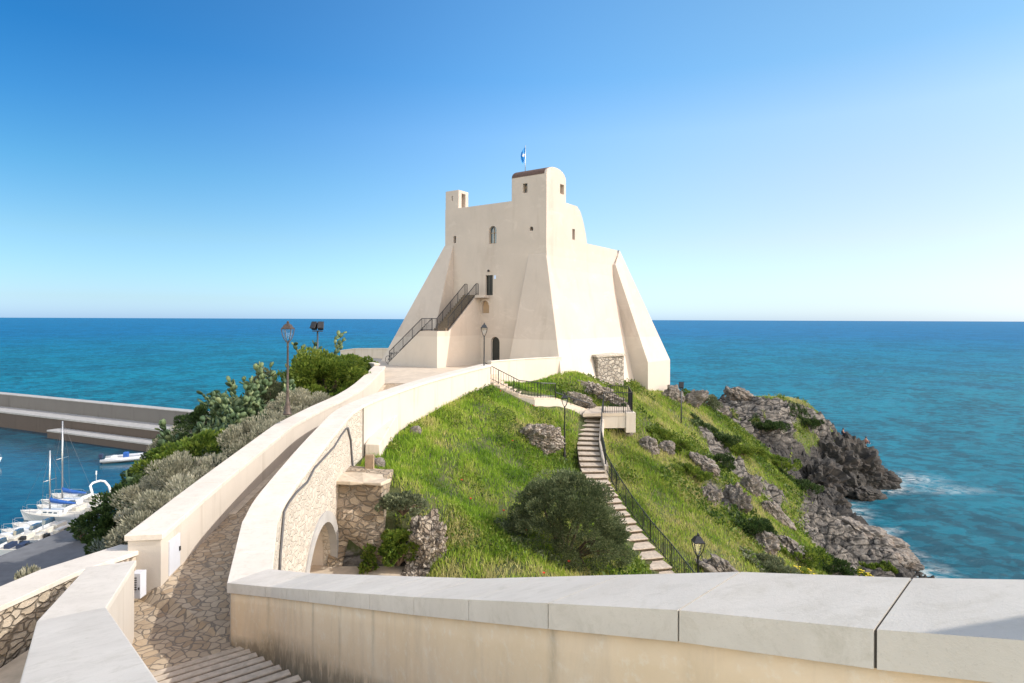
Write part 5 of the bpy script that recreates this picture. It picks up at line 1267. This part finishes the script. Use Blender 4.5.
# ------------------------------------------------------------ people sitting on the point
def sitter(p, ang, label, s=1.0, shirt='shirt'):
    r = empty('person', p, label, 'person'); R = Matrix.Rotation(ang, 3, 'Z')
    J = {'pel':(0,0,.12),'ch':(.02,0,.42),'nk':(.05,0,.60),'hd':(.09,0,.70),'hd2':(.09,0,.80),'sl':(.03,.19,.54),'sr':(.03,-.19,.54),'el':(.15,.25,.32),'er':(.15,-.25,.32),'wl':(.34,.14,.34),'wr':(.34,-.14,.34),
         'hl':(.06,.10,.12),'hr':(.06,-.10,.12),'kl':(.42,.14,.42),'kr':(.42,-.14,.42),'al':(.46,.13,.04),'ar':(.46,-.13,.04),'tl':(.62,.14,.02),'tr':(.62,-.14,.02)}
    E = [('pel','ch'),('ch','nk'),('nk','hd'),('hd','hd2'),('ch','sl'),('ch','sr'),('sl','el'),('sr','er'),('el','wl'),('er','wr'),('pel','hl'),('pel','hr'),('hl','kl'),('hr','kr'),('kl','al'),('kr','ar'),('al','tl'),('ar','tr')]
    Rd = {'pel':.15,'ch':.15,'nk':.06,'hd':.10,'hd2':.09,'sl':.07,'sr':.07,'el':.045,'er':.045,'wl':.035,'wr':.035,'hl':.10,'hr':.10,'kl':.07,'kr':.07,'al':.045,'ar':.045,'tl':.035,'tr':.035}
    ks = list(J); me = bpy.data.meshes.new('body'); me.from_pydata([R @ Vector(J[k])*s for k in ks], [(ks.index(a), ks.index(b)) for a, b in E], [])
    o = bpy.data.objects.new('body', me); COL.objects.link(o); o.parent = r
    sk = o.modifiers.new('skin', 'SKIN'); me.skin_vertices[0].data[0].use_root = True
    for i, k in enumerate(ks): me.skin_vertices[0].data[i].radius = (Rd[k]*s, Rd[k]*s)
    sb = o.modifiers.new('sub', 'SUBSURF'); sb.levels = 1; sb.render_levels = 1; me.materials.append(M['skin'])
    mb = MB(); c = p+R @ Vector((.02,0,.36))*s; mb.lathe(c, [(.17*s,-.22*s),(.19*s,-.05*s),(.185*s,.12*s),(.10*s,.22*s)], 10); mb.build('shirt', M[shirt], r, smooth=True)
    mb = MB(); c = p+R @ Vector((.08,0,.80))*s; mb.lathe(c, [(.105*s,-.06*s),(.115*s,0),(.09*s,.07*s),(.03*s,.1*s)], 10); mb.build('hair', M['black'], r, smooth=True)
    for sg in ('l','r'):
        mb = MB(); mb.tube([p+R @ Vector(J[k+sg])*s for k in ('h','k')]+[p+R @ Vector(J['a'+sg])*s], [.115*s,.085*s,.06*s], 8); mb.build('trouser_leg', M['jeans'], r, smooth=True)
# ------------------------------------------------------------ foliage
def rand_dirs(n, up=.3):
    d = rng.normal(size=(n,3)); d[:,2] += up; return d/np.linalg.norm(d, axis=1)[:,None]
def leaf_arrays(C, D, L, Wd, droop=0):
    "diamond leaves at C along D"
    n = len(C); r = rng.normal(size=(n,3)); s = np.cross(D, r); s /= np.linalg.norm(s, axis=1)[:,None]+1e-9
    nn = np.cross(D, s)
    L = L[:,None]; Wd = Wd[:,None]
    b = C; m1 = C+D*L*.5+s*Wd*.5+nn*Wd*.15; m2 = C+D*L*.5-s*Wd*.5+nn*Wd*.15; t = C+D*L
    V = np.stack([b, m1, t, m2], 1).reshape(-1,3); Fq = np.arange(4*n).reshape(n,4); return V, Fq
def shrub(name, base, size, mat, n, leaf, label, cat='shrub', group=None, clumps=26, up=.35, stemh=None, lw=.45, spread=.24, attr_bias=0, flat=.25, parent=None, jitter=.3, rmin=.55):
    "bush of leaf clumps on branches; base: ground point, size: radii"
    S = np.array(size, float); r = empty(name, base, label, cat, group)
    u = rand_dirs(clumps, .35); u[:,2] = np.abs(u[:,2])*1.0-flat*.3
    rad = rng.uniform(rmin, 1.0, clumps)*(1+jitter*fbm(u*1.7+base[0], 2, 3)); CC = u*rad[:,None]*S; CC[:,2] = np.maximum(CC[:,2]+S[2]*.1, .05)
    cr = rng.uniform(.7, 1.3, clumps)*spread*S.mean()
    k = rng.integers(0, clumps, n); d = rand_dirs(n, .1); q = rng.uniform(.35, 1, n)**.5
    P = CC[k]+d*(cr[k]*q)[:,None]*np.array([1,1,.8]); P += np.array(base)
    g = ground(P[:,0], P[:,1]); P[:,2] = np.where(P[:,2] < g+.02, g+rng.uniform(.02,.25,n), P[:,2])
    D = d*.8+u[k]*.5+np.array([0,0,up]); D /= np.linalg.norm(D, axis=1)[:,None]
    L = leaf*rng.uniform(.6,1.4,n); V, Fq = leaf_arrays(P, D, L, L*lw)
    cv = rng.uniform(0,1,clumps)[k]*.35+rng.uniform(0,1,n)*.65+attr_bias
    npmesh('foliage', V, Fq, mat, r, {'v': np.repeat(np.clip(cv,0,1), 4)})
    mb = MB(); b = Vector(base)
    for j in range(min(clumps, 16)):
        e = b+Vector(CC[j]); m = b.lerp(e, .5)+Vector((rng.uniform(-.1,.1), rng.uniform(-.1,.1), .1))*S.mean()
        mb.tube([b-Vector((0,0,.15)), m, e], [.05*S.mean()**.5, .03*S.mean()**.5, .008], 4, cap=False)
    mb.build('stem', M['twig'], r); return r
def pads(name, base, h, w, n, label, seed, group='prickly pears on the harbour bank'):
    r = empty(name, base, label, 'prickly pear', group); rg = np.random.default_rng(seed); b = np.array(base)
    V = []; Fq = []; at = []
    def pad(o, d, L, wd, v):
        s = np.cross(d, rg.normal(size=3)); s /= np.linalg.norm(s); nn = np.cross(d, s); th = .035; m = 10; i0 = len(V)
        for sg in (-1, 1):
            for k in range(m):
                a = 2*math.pi*k/m; rr = 1-.12*math.cos(a); V.append(o+d*(L*.5-L*.5*math.cos(a))+s*(wd*.5*math.sin(a)*rr)+nn*sg*th*.45)
            V.append(o+d*L*.5+nn*sg*th)
        for k in range(m):
            k2 = (k+1)%m; Fq.append((i0+k, i0+k2, i0+m, i0+m)); Fq.append((i0+m+1+k2, i0+m+1+k, i0+2*m+1, i0+2*m+1)); Fq.append((i0+k2, i0+k, i0+m+1+k, i0+m+1+k2))
        at.extend([v]*(2*m+2)); return o+d*L*.95
    tips = [(b+np.array([rg.uniform(-w,w)*.6, rg.uniform(-w,w)*.6, 0]), 0) for _ in range(max(4, n//14))]
    tips = [(np.array([p[0], p[1], gz(p[0],p[1])-.05]), l) for p, l in tips]
    cnt = 0; q = list(tips)
    while cnt < n and q:
        o, l = q.pop(0 if cnt < 8 or rg.uniform() < .4 else int(rg.integers(len(q)*2//3, len(q))))
        for c in range(1 if l == 0 else int(rg.integers(1,4))):
            d = np.array([rg.uniform(-.8,.8), rg.uniform(-.8,.8), rg.uniform(.5,1.2)]); out = (o-b); out[2] = 0; d = d+out*.25; d /= np.linalg.norm(d)
            if (o+d*.4)[2] > b[2]+h: continue
            L = rg.uniform(.30,.46); t = pad(o, d, L, L*rg.uniform(.55,.72), np.clip(rg.uniform(.1,.9), 0, 1)); q.append((t, l+1)); cnt += 1
        if not q and cnt < n: q = [(np.array([b[0]+rg.uniform(-w,w), b[1]+rg.uniform(-w,w), 0]), 0)]; q = [(np.array([p[0],p[1],gz(p[0],p[1])]), 0) for p, l in q]
    V = np.array(V); F3 = [f for f in Fq]
    off = np.array(parent_world(r)); me = bpy.data.meshes.new('pad'); me.from_pydata((V-off).tolist(), [], [tuple(dict.fromkeys(f)) for f in F3])
    a = me.attributes.new('v', 'FLOAT', 'POINT'); a.data.foreach_set('value', np.array(at, np.float32)); me.polygons.foreach_set('use_smooth', [True]*len(me.polygons))
    me.materials.append(M['pad']); o = bpy.data.objects.new('pad', me); COL.objects.link(o); o.parent = r; o['kind'] = 'stuff'
    return r
def gp(x, y, dz=0): return V3(x, y, gz(x, y)+dz)

# big shrubs of the slope
p = onground(575,560,20,27)
shrub('rounded_shrub', V3(2.15,23.7,gz(2.15,23.7)-.3), (2.4,1.9,3.35), M['leaf_olive'], 80000, .085, 'big rounded olive-grey bush in the middle of the grass slope', clumps=190, spread=.15, up=.35, lw=.38, rmin=.8, jitter=.12)
# harbour bank, from the near end to the crest
B = [
 ('silver_shrub', (-10.6,15.5), (1.3,1.6,.9), 'silver', 3500, 'silver grey shrub nearest the end of the left parapet'),
 ('silver_shrub', (-11.9,18.8), (1.2,1.6,1.0), 'teal', 5000, 'dusty teal shrub low on the bank below the meter door'),
 ('silver_shrub', (-11.1,20.5), (1.6,2.4,1.25), 'silver', 10000, 'silver grey shrub hugging the lower ramp wall'),
 ('silver_shrub', (-12.9,24.5), (2.3,2.5,1.6), 'silver', 15000, 'largest silver grey shrub, widest patch on the bank'),
 ('silver_shrub', (-11.4,27.5), (1.5,2.6,1.2), 'silver', 9000, 'silver grey shrub beside the brown lamp post'),
 ('silver_shrub', (-11.2,32.2), (1.5,2.4,1.2), 'silver', 7000, 'silver grey shrub between the lamp post and the bright green bush'),
 ('dark_shrub', (-13.2,23.0), (1.1,1.6,1.0), 'dark', 9000, 'dark green shrub overhanging the harbour below the silver patch'),
 ('dark_shrub', (-16.6,26.5), (1.8,2.2,1.6), 'dark', 9000, 'dark round shrub seen against the inflatable boat'),
 ('green_shrub', (-15.2,29.0), (1.8,2.0,1.1), 'bright', 8000, 'fresh green shrub below the prickly pears left of the lamp post'),
 ('green_shrub', (-17.6,33.0), (2.1,2.0,1.1), 'silver', 8000, 'pale shrub on the outline of the bank above the breakwater end'),
 ('green_shrub', (-11.7,38.0), (2.3,3.2,2.3), 'bright', 22000, 'large bright green bush at the top of the bank behind the parapet'),
 ('green_shrub', (-11.4,43.5), (2.0,2.4,1.6), 'bright', 12000, 'bright green bush next to the short cream wall end'),
 ('dark_shrub', (-20.5,38.0), (2.4,2.4,1.7), 'dark', 9000, 'dark shrub at the seaward edge of the bank'),
 ('brown_shrub', (-14.3,35.0), (1.0,1.0,1.9), 'grey', 7000, 'brownish twiggy shrub just behind the brown lamp post'),
 ('dark_shrub', (-23.0,43.0), (2.2,2.6,1.5), 'dark', 7000, 'dark low shrub where the bank drops to the sea'),
 ('dark_shrub', (-18.9,30.5), (1.5,1.8,1.0), 'dark', 7000, 'dark shrub beyond the round one, above the water'),
]
B += [
 ('dark_shrub', tuple(W(212,415,43).xy), (2.2,2.2,1.5), 'dark', 7000, 'dark shrub on the outline just above the end of the breakwater wall'),
 ('green_shrub', tuple(W(186,436,39).xy), (2.2,2.2,1.9), 'silver', 8000, 'pale shrub on the outline hiding the end of the breakwater quay'),
 ('dark_shrub', tuple(W(160,458,36).xy), (2.0,2.0,1.8), 'dark', 8000, 'dark shrub on the outline right of the inflatable boat'),
]
mm = {'silver': M['leaf_silver'], 'teal': M['leaf_teal'], 'dark': M['leaf_dark'], 'bright': M['leaf_bright'], 'grey': M['leaf_grey']}
for nm, (x,y), sz, k, n, lb in B:
    lf = {'silver': .13, 'teal': .13, 'dark': .15, 'bright': .17, 'grey': .12}[k]
    shrub(nm, gp(x,y,-.05), (sz[0]*1.08, sz[1]*1.08, sz[2]*1.28), mm[k], int(n*1.25), lf, lb, clumps=int(26+n/420), spread=.20 if k == 'bright' else .17, up=.9 if k in ('silver','teal') else .35, lw=.3 if k in ('silver','teal') else .55, group='shrubs on the harbour bank')
for i, (x,y,h,w,n,lb) in enumerate([
  (-18.6,36.5,3.4,2.2,420,'dense dark prickly pear at the centre of the skyline bank'),
  (-16.6,38.0,4.0,2.0,420,'tall prickly pear rising behind the brown lamp post'),
  (-20.4,34.5,2.8,2.0,340,'prickly pear on the sloping outline above the breakwater'),
  (-15.0,43.0,4.2,2.0,340,'highest prickly pear on the skyline beside the floodlights'),
  (-14.8,32.0,2.5,1.5,190,'yellowish prickly pear just left of the brown lamp post'),
  (-18.4,31.2,2.4,1.8,240,'low prickly pear above the pale shrubs'),
  (-13.6,19.8,1.5,.7,16,'lone young prickly pear among the silver shrubs'),
  (-22.6,38.5,2.6,1.8,130,'prickly pear at the sea edge of the bank'),
  (-13.9,33.5,3.2,1.3,200,'broad prickly pear directly behind the brown lamp post, nearest the parapet'),
  (-16.2,34.8,3.4,1.6,240,'prickly pear in the middle of the cluster left of the brown lamp post'),
  (-17.2,28.2,1.4,1.0,30,'small prickly pear low among the fresh green shrubs')]):
    pads('prickly_pear', gp(x,y), h, w, n, lb, 50+i)
# plant by the near terrace wall
shrub('young_shrub', gp(-10.9,13.6), (.6,.5,2.0), M['leaf_silver'], 2600, .12, 'pale upright shrub sprouting behind the low rubble wall', clumps=16, up=1.6, spread=.2, lw=.35, attr_bias=.1)
p = at_z(82,541,-18.7); shrub('small_tree', V3(p.x,p.y,-18.75), (.8,.8,1.5), M['leaf_dark'], 1500, .2, 'small dark tree growing on the quay beside the moored boats', 'tree', clumps=14, up=.4, spread=.25)
# low bushes of the right slope
RB = [((672,462,42),(1.3,1.0,.7),'bright','green bush above the jagged brown rock'), ((690,480,39),(1.4,1.1,.7),'bright','green bush between the rocks of the upper slope'),
 ((722,478,44),(1.2,1.0,1.2),'dark','dark bush tucked behind the steep shaded rock'), ((752,530,36),(1.6,1.2,1.0),'dark','dark bush around the half sunk brown rock'),
 ((800,560,37),(2.2,1.3,.8),'bright','bright bush patch low on the right beside the yellow flowers'), ((830,565,39),(1.6,1.2,.7),'dark','dark bush at the foot of the pale folded rock'),
 ((768,558,32),(1.6,1.0,.7),'grey','olive bush behind the foreground parapet on the right'), ((716,440,53),(2.6,1.4,.6),'dark','long dark low bush across the middle of the ridge'),
 ((740,455,53),(2.4,1.4,.6),'bright','soft green bush patch below the ridge'), ((775,455,57),(2.6,1.6,.7),'bright','rounded green bushes above the cove'),
 ((797,480,56),(2.2,1.6,.6),'dark','dark bushes on the shoulder of the cove'), ((700,425,61),(2.2,2.0,1.3),'grey','brownish bush on the ridge right of the floodlight pole'), ((688,405,63),(2.4,1.6,1.2),'bright','green bush on the skyline just right of the tower'),
 ((620,425,43),(.8,.5,.6),'dark','dark green plant under the viewing terrace'), ((660,440,43),(1.0,.8,.5),'bright','leafy plant between the two rounded rocks'),
 ((770,440,66),(2.2,1.6,.8),'dark','dark bush clinging between the crest rocks'), ((806,440,70),(2.2,1.4,.6),'dark','low dark bush near the point of the headland'),
 ((880,572,46),(1.2,.8,.5),'bright','small bright tuft on the ribbed slab by the water')]
for (px,py,D), sz, k, lb in RB:
    p = W(px,py,D); n = int(2600+900*sz[0]); shrub('slope_bush', gp(p.x,p.y,-.1), sz, mm[k], n, .10+D*.0012, lb, clumps=30, group='bushes on the sea slope', spread=.2, up=.5)
# ivy on the bank by the old pier
for q_, (x,y,z,sz,n,lb) in enumerate([(-4.0,21.3,-8.6,(.7,.6,1.1),4500,'deep green ivy clump between the old pier and the crumbling rock'), (-3.9,21.6,-6.9,(.9,.6,.55),2600,'ivy hanging over the edge of the bank beside the pier slab'),
      (-5.0,21.2,-8.9,(.25,.2,.8),700,'small green weed growing up the shadowed pier')]):
    shrub('ivy_clump', V3(x,y,z), sz, M['leaf_bright'] if q_ != 1 else M['leaf_grey'], n, .10, lb, clumps=26, spread=.22, up=.2, lw=.7)
for (px,py,D,s,lb) in [(800,568,33,.9,'yellow flowering plant just above the foreground parapet, left one'), (862,566,42,.9,'yellow flowering plant near the grey slab, right one')]:
    p = W(px,py,D); r = shrub('yellow_flowers', gp(p.x,p.y), (s,s*.7,s*.8), M['leaf_bright'], 1800, .12, lb, 'flowers', clumps=20, up=.7, spread=.22, attr_bias=.2)
    mb = MB()
    for k in range(60):
        a = rand_dirs(1,.8)[0]*np.array([s,s*.7,s*.9])*rng.uniform(.8,1.1); c = gp(p.x,p.y)+Vector((a[0],a[1],abs(a[2])+.1)); mb.lathe(c, [(.01,0),(.07,.03),(.06,.05),(.01,.05)], 5)
    mb.build('blossom', M['petal_yellow'], r)
# poppies
for k, (px,py,D) in enumerate([(512,448,32.5), (547,446,33.5), (500,397,37.3), (533,412,37), (568,572,21.5), (470,508,25), (503,520,24), (543,585,20), (461,489,26.5), (526,540,23.5)]):
    p = W(px,py,D); p = onground(px,py,D*.8,D*1.2); r = empty('poppy', p, None, None); tag(r, 'tiny red poppy scattered in the bright green grass', 'poppy', 'red poppies in the grass')
    mb = MB(); mb.tube([p, p+V3(.03,0,.36)], .006, 4); mb.build('stalk', M['grass'], r); mb = MB(); mb.lathe(p+V3(.03,0,.36), [(.01,0),(.045,.03),(.05,.045),(.01,.02)], 7); mb.build('flower', M['petal_red'], r)

# ------------------------------------------------------------ grass
def blades(name, X, Y, h, w, mat, lean=.35, vb=0, obj=None, attrx=None):
    n = len(X); Z = ground(X, Y)-.03; C = np.stack([X, Y, Z], 1)
    a = rng.uniform(0, 2*math.pi, n); ln = rng.uniform(.05, lean*2, n)
    D1 = np.stack([np.cos(a)*ln*.5, np.sin(a)*ln*.5, np.ones(n)], 1); D2 = np.stack([np.cos(a)*ln*1.6, np.sin(a)*ln*1.6, np.ones(n)*.8], 1)
    for D in (D1, D2): D /= np.linalg.norm(D, axis=1)[:,None]
    b = rng.uniform(0, math.pi, n); S = np.stack([np.cos(b), np.sin(b), np.zeros(n)], 1); h = h[:,None]; w = w[:,None]
    V = np.stack([C-S*w*.5, C+S*w*.5, C+D1*h*.55+S*w*.4, C+D1*h*.55-S*w*.4, C+D1*h*.55+D2*h*.5+S*w*.06, C+D1*h*.55+D2*h*.5-S*w*.06], 1).reshape(-1,3)
    i = np.arange(n)*6; Fq = np.concatenate([np.stack([i,i+1,i+2,i+3],1), np.stack([i+3,i+2,i+4,i+5],1)])
    patch = fbm(C*np.array([.35,.35,.1]), 4, 70)*.95+fbm(C*np.array([1.6,1.6,.1]), 3, 77)*.5
    v = np.clip(.42+patch+rng.normal(0,.16,n)+vb, 0, 1)
    o = npmesh(name, V, Fq, mat, None, {'v': np.repeat(v, 6)}); tag(o, kind='stuff'); return o
def scatter(n, x0, x1, y0, y1, ok):
    X = rng.uniform(x0, x1, n); Y = rng.uniform(y0, y1, n); z = ground(X, Y); m = ok(X, Y, z); return X[m], Y[m]
def visible(X, Y, Z):
    px = 512+F*X/Y; return (px > -20) & (px < 1050)
def stairs_d(X, Y):
    d = np.full(len(X), 99.)
    for p in np.linspace(0, SLn.L, 60):
        q = SLn.at(p); d = np.minimum(d, np.hypot(X-q.x, Y-q.y))
    for p in np.linspace(0, wk.L, 30):
        q = wk.at(p); d = np.minimum(d, np.hypot(X-q.x, Y-q.y)-.15)
    return d
def okR(X, Y, Z):
    c = np.interp(Y, ytab, ctab); edge = np.interp(Y, [p.y for p in RI.P], [p.x for p in RI.P])+.95
    rk = ground(X, Y, TM); T_ = (X-C0.x)*tb.x+(Y-C0.y)*tb.y; A_ = (X-C0.x)*ta.x+(Y-C0.y)*ta.y
    m = (X > edge) & (rk+rng.normal(0,.12,len(X)) < .45) & (Z > -18.5) & visible(X, Y, Z) & (stairs_d(X, Y) > .72)
    m &= ~((T_ > -1) & (A_ > -1.9) & (A_ < 12)) & ~((Y > 40.5) & (X < -1.4)) & ~((Y < 23.3) & (Y > 21.3) & (X < -4.3)) & ~((Y < 21.6) & (X < -4.9))
    # behind the short boundary wall is paved
    m &= ~((Y > np.interp(X, [-1.5, 1.2, 3.9], [40.6, 43.5, 46.3])) & (X < 3.9))
    return m & (Z < -3.9)
dens = lambda Y: np.clip(1.25-(Y-18)/75, .22, 1)
X, Y = scatter(860000, -7, 40, 17, 80, lambda X, Y, Z: okR(X, Y, Z) & (rng.uniform(0,1,len(X)) < dens(Y)*np.clip(1.0-1.6*sstep(.12,.42,fbm(np.stack([X,Y,X*0],1)*.7, 4, 222)), .45, 1)) & ((X < 9) | (rng.uniform(0,1,len(X)) < .75)))
n = len(X); wet = (X < (Y-18)*.02+4.2)
k = rng.uniform(0,1,n); dry = sstep(2.5, 7.5, X+2*fbm(np.stack([X,Y,X*0],1)*.3, 3, 5))*.45
isdry = k < dry
hh = rng.uniform(.10,.30,n)*(1+.5*fbm(np.stack([X,Y,X*0],1)*.5, 3, 15)); ww = (.014+Y*.00075)*rng.uniform(.6,1.4,n)
blades('meadow_grass', X[~isdry], Y[~isdry], hh[~isdry], ww[~isdry], M['grass'], vb=.17)
blades('dry_grass', X[isdry], Y[isdry], hh[isdry]*1.1, ww[isdry], M['grass_dry'])
# ground cover of the harbour bank
def okL(X, Y, Z):
    edge = np.interp(Y, [p.y for p in LI.P], [p.x for p in LI.P])-.9
    return (X < edge) & (Z > -18.6) & visible(X, Y, Z) & ~((Y > 42) & (X > -15)) & ~((X > -9.6) & (Y < 14.5))
X, Y = scatter(130000, -36, -7, 10, 62, lambda X, Y, Z: okL(X, Y, Z)); n = len(X)
P = np.stack([X, Y, ground(X, Y)+rng.uniform(0,.45,n)], 1); D = rand_dirs(n, .7); L = rng.uniform(.10,.22,n)*(1+Y*.01)
V, Fq = leaf_arrays(P, D, L, L*.5); v = np.clip(.4+fbm(P*.6, 3, 8)*.8+rng.normal(0,.15,n), 0, 1)
o = npmesh('bank_undergrowth', V, Fq, M['leaf_dark'], None, {'v': np.repeat(v, 4)}); tag(o, kind='stuff')
# weeds and leafy scrub among the grass of the sea slope
X, Y = scatter(110000, 3, 36, 22, 74, lambda X, Y, Z: okR(X, Y, Z) & (fbm(np.stack([X,Y,X*0],1)*.28, 4, 88) > .06)); n = len(X)
P = np.stack([X, Y, ground(X, Y)+rng.uniform(0,.35,n)], 1); D = rand_dirs(n, .6); L = rng.uniform(.10,.2,n)*(1+Y*.012)
V, Fq = leaf_arrays(P, D, L, L*.5); v = np.clip(.45+fbm(P*.8, 3, 18)*.8+rng.normal(0,.15,n), 0, 1)
o = npmesh('slope_scrub', V, Fq, M['leaf_bright'], None, {'v': np.repeat(v, 4)}); tag(o, kind='stuff')
X, Y = scatter(60000, -6, 9, 19, 42, lambda X, Y, Z: okR(X, Y, Z) & (fbm(np.stack([X,Y,X*0],1)*.55, 4, 188) > .12)); n = len(X)
P = np.stack([X, Y, ground(X, Y)+rng.uniform(0,.22,n)], 1); D = rand_dirs(n, .5); L = rng.uniform(.07,.15,n)
V, Fq = leaf_arrays(P, D, L, L*.6); v = np.clip(.5+fbm(P*.8, 3, 28)*.8+rng.normal(0,.18,n), 0, 1)
o = npmesh('meadow_weeds', V, Fq, M['leaf_bright'], None, {'v': np.repeat(v, 4)}); tag(o, kind='stuff')
# people on the point, seated on the rocks under them
bpy.context.view_layer.update()
dg = bpy.context.evaluated_depsgraph_get()
def hit(px, py):
    d = W(px, py, 1.0).normalized(); ok, loc, nrm, idx, ob, mt = scene.ray_cast(dg, Vector((0,0,0)), d); return loc
for (px, py, an, lb, sh) in ((866,446,.3,'person in a brown top sitting on the black end crag above the waves','shirt'), (843,437,-.4,'person in a dark top sitting on the ridge inland of the other figure','jeans')):
    best = None
    for k in range(14):
        l = hit(px, py-9+k)
        if l and l.y < 95 and l.z > -19.5: best = l; break
    if best: sitter(best+V3(0,.1,0), an, lb, 1.0, sh)
